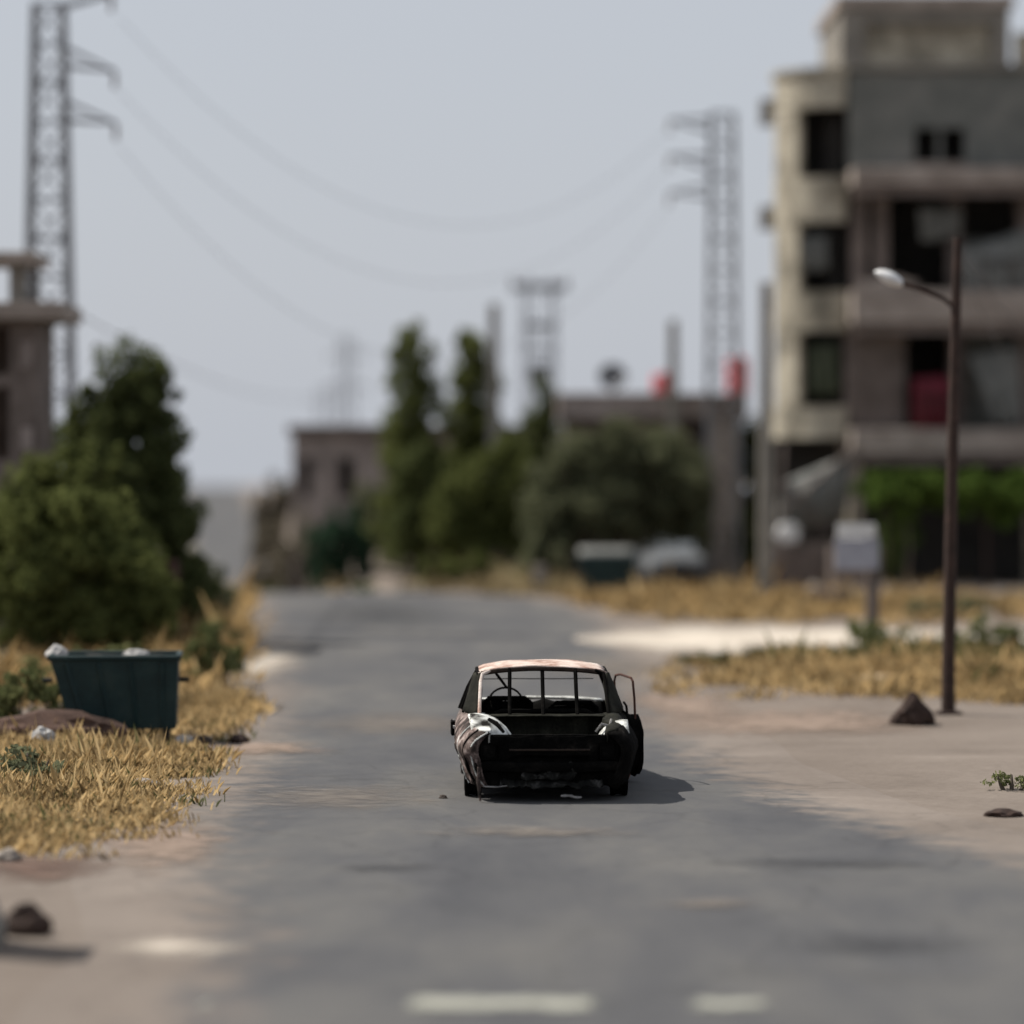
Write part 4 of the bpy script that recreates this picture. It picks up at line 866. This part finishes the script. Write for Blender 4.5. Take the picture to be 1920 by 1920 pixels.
# ------------------------------------------------------------------ grasses
for cx_, cy_, rx_, ry_ in ((X(130, 37), 37, 1.5, 4.6), (X(330, 64), 64, 1.5, 10), (X(200, 54), 54, 2.6, 6), (X(1660, 55), 55.5, 3.4, 4.6), (X(1880, 54), 54, 3, 5), (X(1500, 80), 80, 5, 6.5), (X(1300, 86), 86, 3.4, 4.5), (X(900, 93), 93.5, 3, 1.6)):
    blob_sheet('straw_litter', M['litter'], cx_, cy_, rx_, ry_, .022)
grass('dry_grass', 'ochre dry grass on the left verge before the sunken dumpster', [(X(140, 37), 37, 1.3, 3.6, 5), (X(120, 33.5), 33.5, 1.0, 2.0, 3), (X(190, 39), 39.3, .9, 1.8, 2), (X(60, 41), 41, 1.3, 2, 2), (X(390, 47), 47, .7, 2.4, 1.3)], M['straw'], 90000, .165)
grass('dry_grass', 'ochre dry grass between the left trees and the road shoulder', [(X(330, 66), 66, 1.6, 8, 4), (X(220, 58), 58, 2.2, 5, 3), (X(120, 52), 52, 2.2, 4, 2), (X(395, 78), 78, 1.0, 8, 2)], M['straw'], 30000, .4)
grass('dry_grass', 'ochre dry grass island around the rusty lamp post', [(X(1640, 55), 55.5, 3.0, 5.0, 5), (X(1850, 54), 54, 2.2, 5, 3), (X(1500, 57), 57, 1.5, 2.6, 2), (X(2050, 55), 55, 3, 6, 2)], M['straw'], 46000, .22)
grass('dry_grass', 'ochre dry grass strip between the pale track and the apartment block', [(X(1500, 79), 79.5, 4.5, 6, 5), (X(1300, 86), 86, 3.2, 4.0, 3), (X(1800, 80), 80, 4, 6, 2)], M['straw'], 26000, .34)
grass('dry_grass', 'pale dry grass at the feet of the poplars along the road', [(X(900, 93.5), 93.2, 3.0, 1.3, 3), (X(1000, 90), 90.5, 1.4, 1.6, 2), (X(560, 97), 97.5, 1.0, 2.0, 1)], M['straw_pale'], 9000, .42)
grass('green_weeds', 'grey green weeds scattered through the ochre verge before the sunken dumpster', [(X(90, 37), 37, 1.3, 4, 2), (X(200, 40), 40, .8, 1.5, 1), (X(60, 33), 33, 1.0, 2, 1)], M['leaf_weed'], 9000, .15, 'weeds')
grass('dry_weeds', 'grey green weeds among the dry grass island', [(X(1620, 60), 60, 3.0, 2.6, 3), (X(1480, 58), 58.5, 1.6, 1.6, 1), (X(1850, 58), 58, 2.4, 3, 1)], M['leaf_weed'], 9000, .3, 'weeds')

# ------------------------------------------------------------------ stones, litter
rock('clod', 'dark pointed brown clod of earth beside the rusty lamp post', 'clod', X(1714, 45.2), 45.3, .62, .45, .44, M['brownstone'], seed=3, taper=.75)
rock('clod', 'dark brown clod of earth on the dirt shoulder near the concrete barrier', 'clod', X(45, 25), 25.2, .40, .32, .24, M['brownstone'], seed=12, taper=.35)
rock('stone', 'dark stone on the shoulder right of the sunken dumpster', 'stone', X(377, 42), 42.1, .24, .2, .13, M['darkstone'], seed=13)
rock('stone', 'brownish stone furthest onto the road right of the sunken dumpster', 'stone', X(447, 42.2), 42.3, .22, .2, .13, M['brownstone'], seed=14)
rock('rubbish_bag', 'small pale plastic bag beside the wheel of the sunken dumpster', 'rubbish bag', X(344, 42), 42.0, .2, .18, .15, M['greybag'], seed=15)
rock('rubbish_bag', 'white plastic bag lying in ochre grass before the sunken dumpster', 'rubbish bag', X(88, 41), 40.6, .34, .3, .30, M['greybag'], seed=16)
rock('stone', 'pale stone at the edge of the ochre grass and the dirt shoulder', 'stone', X(272, 36.4), 36.5, .3, .26, .12, M['stone'], seed=17)
rock('stone', 'long pale stone bordering the ochre grass below the dumpster', 'stone', X(245, 35.6), 35.5, .32, .22, .09, M['stone'], seed=18)
rock('stone', 'whitish stone on the red soil near the brown clod', 'stone', X(12, 29.8), 29.9, .22, .2, .12, M['stone'], seed=19)
rock('stone', 'flat dark stone on bare dirt below the small fresh weed', 'stone', X(1885, 33.6), 33.7, .40, .3, .09, M['brownstone'], seed=21, taper=.3)  # low lump modelled where a dark patch lies on the dirt
for k, px in enumerate((752, 768, 790, 830, 858)):
    rock('kerb_stone', ('small pale kerb stone lying along the road edge below the poplars'), 'stone', X(px, 92.2) , 92.4 + .2 * (k % 2), .3, .26, .17, M['stone'], 'kerb stones below the poplars', seed=30 + k, rz=k)
MB().box(-.16, .16, -.16, .16, -.1, .75).build('marker_post', M['stone'], None, bevel=.03)
o = bpy.data.objects['marker_post']; o.location = (X(1012, 89.6), 89.6, tz(X(1012, 89.6), 89.6)); tag(o, 'short pale concrete marker post left of the lidded dumpster', 'post')
rock('stone', 'brown stone before the lidded dumpster', 'stone', X(1185, 80), 80.2, .3, .25, .22, M['stone'], seed=41)
for k, (px, py, w_, m_) in enumerate(((1500, 1135, .5, 'darkstone'), (1545, 1140, .8, 'brownstone'), (1580, 1150, .9, 'darkstone'), (1605, 1128, .6, 'stone'), (1530, 1120, .6, 'stone'))):
    d = GD(py); rock('rubble_piece', ('small dark', 'brown', 'large dark', 'pale stony', 'small pale')[k] + ' rubble lump in the dry grass beyond the pale track', 'rubble', X(px, d), d, w_, w_ * .8, w_ * .55, M[m_], 'rubble beyond the track', seed=50 + k)
rock('road_debris', 'small dark scrap on the asphalt left of the burned car', 'debris', X(831, 35.4), 35.4, .09, .08, .05, M['darkstone'], seed=60)
# concrete barrier added out of view, shaped to throw its shadow across the shoulder
cbx, cby = -3.92, 24.55
cb = MB().prism([(-.3, -.05), (.3, -.05), (.3, .12), (.16, .4), (.11, 1.2), (-.11, 1.2), (-.16, .4), (-.3, .12)], -.35, .35).build('concrete_barrier', M['concrete'], None, bevel=.02)
cb.location = (cbx, cby, tz(cbx, cby)); tag(cb, 'grey concrete road barrier on the dirt shoulder beside the brown clod', 'barrier')

# ------------------------------------------------------------------ burned-out car (rear towards the viewer, boot lid gone)
CX, CY = .37, 35.0
car = thing('burned_car', 'burned out rusty saloon car with boot lid missing and door hanging open', 'car', (CX, CY, tz(CX, CY)), R(1.7))
def wob(v, a=.008, f=4.0): return v + a * mnoise.noise(Vector((v.x * f, v.y * f, v.z * f + 5))) * Vector((1, 1, .6))
HWY = [(0, .735), (.03, .785), (.10, .845), (.22, .89), (.5, .925), (1.0, .935), (2.0, .925), (3.0, .90), (3.6, .86), (4.05, .76)]
TOP = [(0, .70), (.15, .73), (.6, .765), (1.2, .80), (2.2, .82), (3.1, .81), (3.6, .78), (4.05, .70)]
BOT = [(0, .16), (.4, .17), (1.1, .19), (3.0, .19), (4.05, .18)]
ARCH = [(.72, .235, .31), (3.3, .235, .31)]
def side_panel(s, y0, y1, ny, nz_=14, sh=True):
    P = []
    for i in range(ny + 1):
        y = y0 + (y1 - y0) * i / ny; hw_ = interp(y, HWY); zt_, zb_ = interp(y, TOP), interp(y, BOT); row = []
        for j in range(nz_ + 1):
            t = j / nz_; z = zb_ + (zt_ - zb_) * t
            x = hw_ - .13 * (1 - t) ** 2.2 - .15 * max(0, (t - .62) / .38) ** 2 + .012 * math.exp(-((t - .60) / .04) ** 2)
            for ay, az, ar in ARCH:           # pull vertices onto the wheel-arch rim
                dd = math.hypot(y - ay, z - az)
                if dd < ar + .035 and dd > 1e-4:
                    if dd > ar - .05: x += .014
            row.append(wob(wob(Vector((s * x, y, z)), .022, 3.2), .008, 9))
        P.append(row)
    return P
def build_side(name, s, y0, y1, ny, m_, parent=None):
    P = side_panel(s, y0, y1, ny); mb = MB().grid(P); f2 = []
    for f in mb.f:
        c = sum((Vector(mb.v[i]) for i in f), Vector()) / len(f)
        if any(math.hypot(c.y - ay, c.z - az) < ar for ay, az, ar in ARCH): continue
        f2.append(f)
    mb.f = f2; used = set(i for f in f2 for i in f)
    for i in used:                            # round the cut
        v = Vector(mb.v[i])
        for ay, az, ar in ARCH:
            dd = math.hypot(v.y - ay, v.z - az)
            if dd < ar + .02:
                k = ar / max(dd, .01); mb.v[i] = (v.x, ay + (v.y - ay) * k, az + (v.z - az) * k)
    return mb.build(name, m_, parent or car, smooth=True, solid=.014)
# flanks: pale oxide on the lit left, near-black right paints in its shade
build_side('rear_wing', -1, .0, 1.28, 34, M['flank']); build_side('rear_wing', 1, .0, 1.28, 34, M['soot'])
d1 = build_side('rear_door', -1, 1.29, 2.12, 16, M['flank'])
MB().box(-.945, -.925, 1.42, 1.54, .64, .665).build('door_handle', M['trim'], d1)
d2 = build_side('front_door', -1, 2.13, 3.02, 16, M['flank'])
MB().box(-.94, -.92, 2.25, 2.37, .645, .67).build('door_handle', M['trim'], d2)
build_side('rear_door', 1, 1.29, 2.12, 16, M['soot'])
build_side('front_wing', -1, 3.03, 4.05, 28, M['flank']); build_side('front_wing', 1, 3.03, 4.05, 28, M['soot'])
# arch rims: pale on the lit left, shade painted into the right
for s, m_ in ((-1, 'ash'), (1, 'soot')):
    for ay, az, ar in ARCH:
        xw = interp(ay, HWY)
        MB().tube([wob(Vector((s * (xw - .10 + .10 * math.sin(max(0, a))), ay + ar * math.cos(a), az + ar * math.sin(a))), .006, 9) for a in np.linspace(-.1, math.pi + .1, 18)], .013, 6).build('wheel_arch_lip', M[m_], car, smooth=True)
# shoulders: tops of the rear wings, folded and ash-white on the left
for s, m_ in ((-1, 'ash'), (1, 'soot_olive')):
    P = []
    for i in range(15):
        y = .02 + 1.25 * i / 14; hw_, zt_ = interp(y, HWY) - .145, interp(y, TOP)
        inn = .60 - .03 * math.sin(i * .9)
        P.append([wob(Vector((s * (hw_ + (inn - hw_) * t), y, zt_ + .012 * math.sin(math.pi * t) - (.10 if t == 1 else 0))), .012, 7) for t in (0, .3, .6, .9, 1.0)])
    MB().grid(P).build('wing_top', M[m_], car, smooth=True, solid=.012)
for yk, rk, mk, nm in ((.015, .013, 'ash', 'wing_edge'), (.11, .024, 'soot', 'wing_seam'), (.40, .014, 'ash', 'wing_edge')):
    pts = []
    for k in range(15):
        t = k / 14; y = yk + .04 * math.sin(math.pi * t); hw_, zt_, zb_ = interp(y, HWY), interp(y, TOP), interp(y, BOT)
        pts.append(wob(Vector((-(hw_ - .13 * (1 - t) ** 2.2 - .15 * max(0, (t - .62) / .38) ** 2 + .006), y, zb_ + (zt_ - zb_) * t)), .010, 8))
    MB().tube(pts, [rk * (.5 + .7 * abs(mnoise.noise(Vector((k * .7, yk * 9, 1))))) for k in range(15)], 6).build(nm, M[mk], car, smooth=True)
# tail panel
P = []
for i in range(29):
    u = -1 + 2 * i / 28; row = []
    for j in range(15):
        t = j / 14; z = .15 + (.668 - .15) * t
        if j == 0: z += .035 * mnoise.noise(Vector((u * 7, 0, 2))) + .015 * mnoise.noise(Vector((u * 23, 1, 2)))
        y = .015 + .05 * abs(u) ** 3 + .03 * (1 - t) + (.045 if (.30 < t < .62 and abs(u) < .52) else 0) + (.05 if (.42 < t < .80 and .66 < abs(u) < .9) else 0)
        row.append(wob(Vector((u * .735, y, z)), .026, 5))
    P.append(row)
MB().grid(P).build('tail_panel', M['soot'], car, smooth=True, solid=.014)
P = [[wob(Vector((-.3 + .55 * i / 14 + .1 * t, .0 - .03 * math.sin(3 * t + i), .24 + .16 * t + .05 * mnoise.noise(Vector((i * .5, t * 3, 8))))), .05, 7) for t in np.linspace(0, 1, 7)] for i in range(15)]
MB().grid(P).build('torn_sheet', M['valance'], car, smooth=True, solid=.006)
MB().tube([wob(Vector((u * .60, .03 + .03 * abs(u) ** 3, .672 - .006 * abs(u))), .006, 6) for u in np.linspace(-1, 1, 22)], .016, 6).build('boot_sill', M['soot'], car, smooth=True)
MB().box(-.40, .42, -.012, .014, .52, .54).build('plate_ledge', M['ledge'], car, bevel=.008)
P = [[wob(Vector((u * .74, -.035 + .09 * abs(u) ** 4 + dy, .36 + dz)), .02, 4) for dy, dz in ((.03, -.05), (0, -.04), (-.012, 0), (0, .04), (.03, .05))] for u in np.linspace(-1, 1, 25)]
MB().grid(P).build('bumper', M['soot'], car, smooth=True, solid=.01)
for s in (-1, 1):
    tl = MB().box(s * .6 - .07, s * .6 + .07, .045, .075, .44, .60).build('tail_light', M['soot'], car, bevel=.01)
    MB().tube([(s * .6 + a * .075, .04, .52 + b * .085) for a, b in ((-1, -1), (1, -1), (1, 1), (-1, 1), (-1, -1))], .008, 5).build('lamp_surround', M['soot'], tl)
# crumpled lower valance scraps, hanging exhaust box
P = [[wob(Vector((-.5 + 1.05 * i / 48, -.01 + .05 * t, .155 + .07 * t + .045 * mnoise.noise(Vector((i * .21, 7, 3))) * (1 - t) + .02 * mnoise.noise(Vector((i * .8, 3, 3))))), .03, 9) for t in np.linspace(0, 1, 5)] for i in range(49)]
MB().grid(P).build('lower_valance', M['valance'], car, smooth=True, solid=.008)
MB().tube([wob(Vector((.13 + .2 * k / 6, -.02, .075 - .02 * k / 6)), .02, 12) for k in range(7)], [.01, .017, .012, .018, .013, .016, .009], 7).build('exhaust_scrap', M['trim'], car, smooth=True)
MB().tube([(-.70, .02, .36), (-.71, 0, .22), (-.698, -.02, .10), (-.69, -.03, .02)], [.02, .022, .018, .012], 6).build('hanging_trim', M['flank'], car, smooth=True)
MB().tube([(-.66, .0, .165), (-.52, -.02, .16), (-.42, -.015, .172)], .008, 5).build('bent_strip', M['trim'], car)
# boot: floor, wheel housings, bulkhead, shelf
P = [[wob(Vector((x, y, .30)), .02, 5) for x in np.linspace(-.7, .7, 13)] for y in np.linspace(.06, 3.05, 20)]
MB().grid(P).build('floor_pan', M['soot'], car, smooth=True, solid=.012)
def dome(c, r, s, m_, nm):
    P = []
    for i in range(13):
        a = math.pi * i / 12
        P.append([wob(Vector((c[0] + r[0] * s * math.sin(b) , c[1] + r[1] * math.cos(a) * math.cos(b), c[2] + r[2] * math.sin(a) * math.cos(b))), .02, 6) for b in np.linspace(-.1, math.pi / 2, 9)])
    return MB().grid(P).build(nm, m_, car, smooth=True, solid=.01)
dome((-.74, .55, .53), (.40, .40, .33), 1, M['ash'], 'wheel_housing')
dome((.80, .55, .50), (.30, .38, .29), -1, M['ash'], 'wheel_housing')
MB().tube([(-.60, .30, .82), (-.52, .22, .78), (-.45, .14, .70)], [.018, .026, .016], 6).build('hinge_arm', M['soot'], car, smooth=True)
MB().tube([(.50, .44, .68), (.56, .42, .76), (.64, .42, .735), (.66, .5, .80)], [.014, .014, .018, .012], 6).build('hinge_arm', M['trim'], car, smooth=True)
P = [[wob(Vector((x, 1.14 + .10 * t + (.03 if int((x + .7) * 6) % 2 else 0), .31 + .47 * t)), .012, 6) for t in np.linspace(0, 1, 8)] for x in np.linspace(-.72, .72, 28)]
MB().grid(P).build('seat_bulkhead', M['soot_olive'], car, smooth=False, solid=.012)
P = [[wob(Vector((x, y, .79)), .012, 6) for x in np.linspace(-.70, .70, 14)] for y in np.linspace(1.1, 1.42, 5)]
MB().grid(P).build('parcel_shelf', M['soot_olive'], car, smooth=True, solid=.012)
# cabin: pillars, roof, window bars
def pillar(nm, pts, w_, m_, d_=.03):
    P = []
    for p in pts:
        p = Vector(p); P.append([wob(p + Vector((0, -w_ / 2, 0)), .005), wob(p + Vector((0, w_ / 2, 0)), .005)])
    mb = MB()
    for p in pts: pass
    mb.tube([wob(Vector(p), .006) for p in pts], [w_ / 2] * len(pts), 8); return mb.build(nm, m_, car, smooth=True)
def sheet(nm, quad, m_, n=8, th=.025):
    a, b, c, d = [Vector(q) for q in quad]
    P = [[wob(a.lerp(b, u).lerp(d.lerp(c, u), v), .01, 6) for v in np.linspace(0, 1, n)] for u in np.linspace(0, 1, n)]
    return MB().grid(P).build(nm, m_, car, smooth=True, solid=th)
def roof_z(u, t): return 1.222 + .055 * (1 - abs(u) ** 2.6) + .035 * math.sin(math.pi * t) - .02 * t
P = []
for i in range(19):
    t = i / 18; y = 1.60 + 1.22 * t
    P.append([wob(Vector((u * (.675 - .01 * math.sin(math.pi * t)), y + .05 * (1 - abs(u) ** 2) * (-1 if t < .5 else 1) * abs(t - .5) * 2, roof_z(u, t) - .015 * max(0, abs(u) - .9) * 10)), .018, 4) for u in np.linspace(-1, 1, 21)])
MB().grid(P).build('roof', M['roofburn'], car, smooth=True, solid=.016)
# header rails below the roof edge
MB().tube([wob(Vector((u * .645, 1.585 + .02 - .045 * (1 - u * u), 1.205 + .05 * (1 - abs(u) ** 2.6))), .005) for u in np.linspace(-1, 1, 17)], .027, 7).build('rear_header', M['ledge'], car, smooth=True)
MB().tube([wob(Vector((u * .65, 2.80 + .03 * (1 - u * u), 1.165 + .05 * (1 - abs(u) ** 2.6))), .005) for u in np.linspace(-1, 1, 17)], .024, 7).build('front_header', M['soot'], car, smooth=True)
for s in (-1, 1):
    sheet('rear_pillar', [(s * .68, 1.20, .785), (s * .83, 1.56, .805), (s * .70, 1.90, 1.19), (s * .655, 1.575, 1.205)], M['soot_olive'], 9, .05)
    MB().tube([wob(Vector(p), .005) for p in ((s * .675, 1.19, .78), (s * .668, 1.33, .93), (s * .657, 1.50, 1.12), (s * .632, 1.575, 1.2), (s * .55, 1.585, 1.235))], [.022, .02, .02, .022, .02], 8).build('window_surround', M['roofburn'] if s < 0 else M['soot'], car, smooth=True)  # left rim coloured pale as if catching sun, right one dark
    pillar('centre_pillar', [(s * .86, 2.12, .80), (s * .77, 2.14, 1.03), (s * .67, 2.16, 1.21)], .055, M['soot'])
    pillar('front_pillar', [(s * .80, 3.10, .80), (s * .73, 2.95, 1.0), (s * .655, 2.80, 1.18)], .05, M['soot'])
    MB().tube([wob(Vector(p), .004) for p in ((s * .67, 1.62, 1.20), (s * .675, 2.2, 1.22), (s * .665, 2.8, 1.185))], .026, 7).build('roof_rail', M['soot'], car, smooth=True)
# rear door window frame, left
MB().tube([wob(Vector(p), .004) for p in ((-.84, 1.60, .80), (-.74, 1.84, 1.12), (-.715, 1.90, 1.17), (-.71, 2.05, 1.18), (-.85, 2.08, .80))], .014, 6).build('door_frame', M['soot'], car, smooth=True)
for u in (-.355, -.005, .35):
    MB().tube([wob(Vector((u, 1.26, .79)), .004), wob(Vector((u * .99, 1.42, 1.02)), .006), (u * .98, 1.565, 1.255)], [.02, .021, .021], 6).build('window_bar', M['soot'], car, smooth=True)
MB().tube([wob(Vector((u, 2.79, 1.075)), .006) for u in np.linspace(-.6, .6, 12)], .006, 5).build('windscreen_wire', M['trim'], car)
MB().tube([(-.50, 2.55, 1.19), (-.44, 2.58, 1.11), (-.345, 2.6, .985)], [.012, .018, .014], 6).build('visor_rod', M['soot'], car)
# seats (burnt frames and springs), dashboard, steering wheel
def seat(cx, y, w_, zt_, nm):
    m = MB(); h0 = .36
    m.tube([(cx - w_ / 2, y, h0), (cx - w_ / 2, y + .06, zt_ - .05), (cx - w_ * .38, y + .07, zt_), (cx + w_ * .38, y + .07, zt_), (cx + w_ / 2, y + .06, zt_ - .05), (cx + w_ / 2, y, h0)], .02, 6)
    P = [[wob(Vector((cx + w_ * u, y + .03 + .06 * t + .02 * math.sin(u * 30), h0 + (zt_ - .02 + .05 * mnoise.noise(Vector((u * 6, cx, 3))) - h0) * t)), .02, 8) for t in np.linspace(0, 1, 9)] for u in np.linspace(-.48, .48, 15)]
    m.grid(P); m.box(cx - w_ / 2, cx + w_ / 2, y + .05, y + .5, .30, .40)
    return m.build(nm, M['soot'], car, smooth=False, solid=.012)
seat(-.36, 2.18, .52, .90, 'front_seat'); seat(.36, 2.22, .5, .845, 'front_seat'); seat(0, 1.36, 1.16, .82, 'rear_seat')
P = [[wob(Vector((u * .7, 2.93 + .16 * t - .05 * math.sin(math.pi * t), .62 + .19 * t + .03 * mnoise.noise(Vector((u * 5, 0, 0))))), .02, 5) for t in np.linspace(0, 1, 6)] for u in np.linspace(-1, 1, 25)]
MB().grid(P).build('dashboard', M['soot'], car, smooth=True, solid=.03)
m = MB(); cst = Vector((-.36, 2.72, .83)); rot = Matrix.Rotation(R(-62), 3, 'X')
m.tube([cst + rot @ Vector((.18 * math.cos(a), .18 * math.sin(a), 0)) for a in np.linspace(0, 2 * math.pi, 25)], .012, 6)
m.tube([cst + rot @ Vector((-.17, 0, 0)), cst, cst + rot @ Vector((.17, 0, 0))], .01, 5); m.tube([cst, (-.36, 3.0, .66)], .02, 6)
m.build('steering_wheel', M['soot'], car, smooth=True)
# bonnet, front panel, scuttle
P = [[wob(Vector((u * (.72 - .05 * t), 3.14 + .88 * t, .815 - .07 * t ** 2 + .03 * (1 - u * u))), .014, 5) for u in np.linspace(-1, 1, 17)] for t in np.linspace(0, 1, 12)]
MB().grid(P).build('bonnet', M['ash'], car, smooth=True, solid=.014)
P = [[wob(Vector((u * .7, 4.04 + .04 * (1 - u * u), .2 + .5 * t)), .012, 5) for t in np.linspace(0, 1, 7)] for u in np.linspace(-1, 1, 17)]
MB().grid(P).build('front_panel', M['soot'], car, smooth=True, solid=.014)
for s in (-1, 1):
    MB().box(s * .80 - .03, s * .80 + .03, 1.05, 3.0, .14, .2).build('sill', M['soot'], car, bevel=.012)
    for ay, az, ar in ARCH:
        wh = MB().lathe([(.06, -.09), (.17, -.09), (.205, -.08), (.225, -.085), (.235, -.06), (.215, -.03), (.218, .03), (.235, .06), (.225, .085), (.20, .08), (.16, .05), (.06, .06)], 26, (s * .75, ay, .232), 'x').build('wheel', M['soot'], car, smooth=True)
        MB().lathe([(.015, -.075), (.06, -.075), (.065, .1), (.03, .12)], 12, (s * .75, ay, .232), 'x').build('hub', M['rust'], wh, smooth=True)
        P = [[wob(Vector((s * (.82 - .34 * t), ay + (ar + .0) * math.cos(a), az + ar * math.sin(a))), .01, 8) for t in (0, .5, 1)] for a in np.linspace(0, math.pi, 13)]
        MB().grid(P).build('inner_arch', M['soot'], car, smooth=True, solid=.008)
MB().box(-.96, -.91, 2.2, 2.5, .50, .66).build('mirror_remnant', M['soot'], car, bevel=.02)
# open right front door, hung on its front edge
dl, da = .90, R(13)
def dpt(u, off, z):       # u: 0 at the hinge .. 1 at the trailing edge, off: outwards
    return Vector((.885 + math.sin(da) * dl * u + math.cos(da) * off, 3.02 - math.cos(da) * dl * u + math.sin(da) * off, z))
P = []
for i in range(15):
    u = i / 14; row = []
    for j in range(15):
        t = j / 14; z = .10 + .66 * t - .05 * u
        off = .02 - .07 * (1 - t) ** 2 - .09 * max(0, (t - .7) / .3) ** 2
        row.append(wob(dpt(u * (1 - .16 * abs(2 * t - 1) ** 5), off, z), .012, 6))
    P.append(row)
dr = MB().grid(P).build('open_door', M['soot'], car, smooth=True, solid=.016)
P = [[wob(dpt(u, -.12 - .02 * math.sin(t * 9), .13 + .58 * t - .05 * u), .012, 6) for t in np.linspace(0, 1, 9)] for u in np.linspace(.02, .98, 12)]
MB().grid(P).build('inner_panel', M['soot'], dr, smooth=True, solid=.012)
P = [[wob(dpt((1.0 - .02 * (1 - abs(2 * v - 1))) * (1 - .16 * abs(2 * t - 1) ** 5), -.12 + .14 * v - .05 * (1 - math.sin(math.pi * min(1, .3 + t * .5))), .08 + .64 * t), .008, 6) for v in np.linspace(0, 1, 5)] for t in np.linspace(0, 1, 11)]
MB().grid(P).build('door_edge', M['soot'], dr, smooth=True, solid=.012)
P = [[wob(dpt(u * .84, -.12 + .10 * v, .70 - .05 * u + .03 * math.sin(math.pi * v)), .008, 6) for v in np.linspace(0, 1, 5)] for u in np.linspace(0, 1, 11)]
MB().grid(P).build('door_top', M['soot_olive'], dr, smooth=True, solid=.012)
MB().tube([wob(p, .004) for p in (dpt(.90, -.05, .66), dpt(.90, -.06, .90), dpt(.89, -.075, 1.08), dpt(.85, -.085, 1.115), dpt(.50, -.11, 1.135), dpt(.38, -.13, 1.12), dpt(.32, -.13, 1.05), dpt(.30, -.10, .70))], [.013] * 8, 6).build('window_frame', M['rust'], dr, smooth=True)
MB().tube([dpt(.62, -.06, .68), dpt(.60, -.07, .80), dpt(.50, -.07, .83)], .014, 6).build('lock_button', M['soot'], dr)
# darker patch on the asphalt under the wreck
blob_sheet('scorch_mark', M['tar'], CX - .1, CY + 1.8, 1.2, 2.7, .024, R(5))
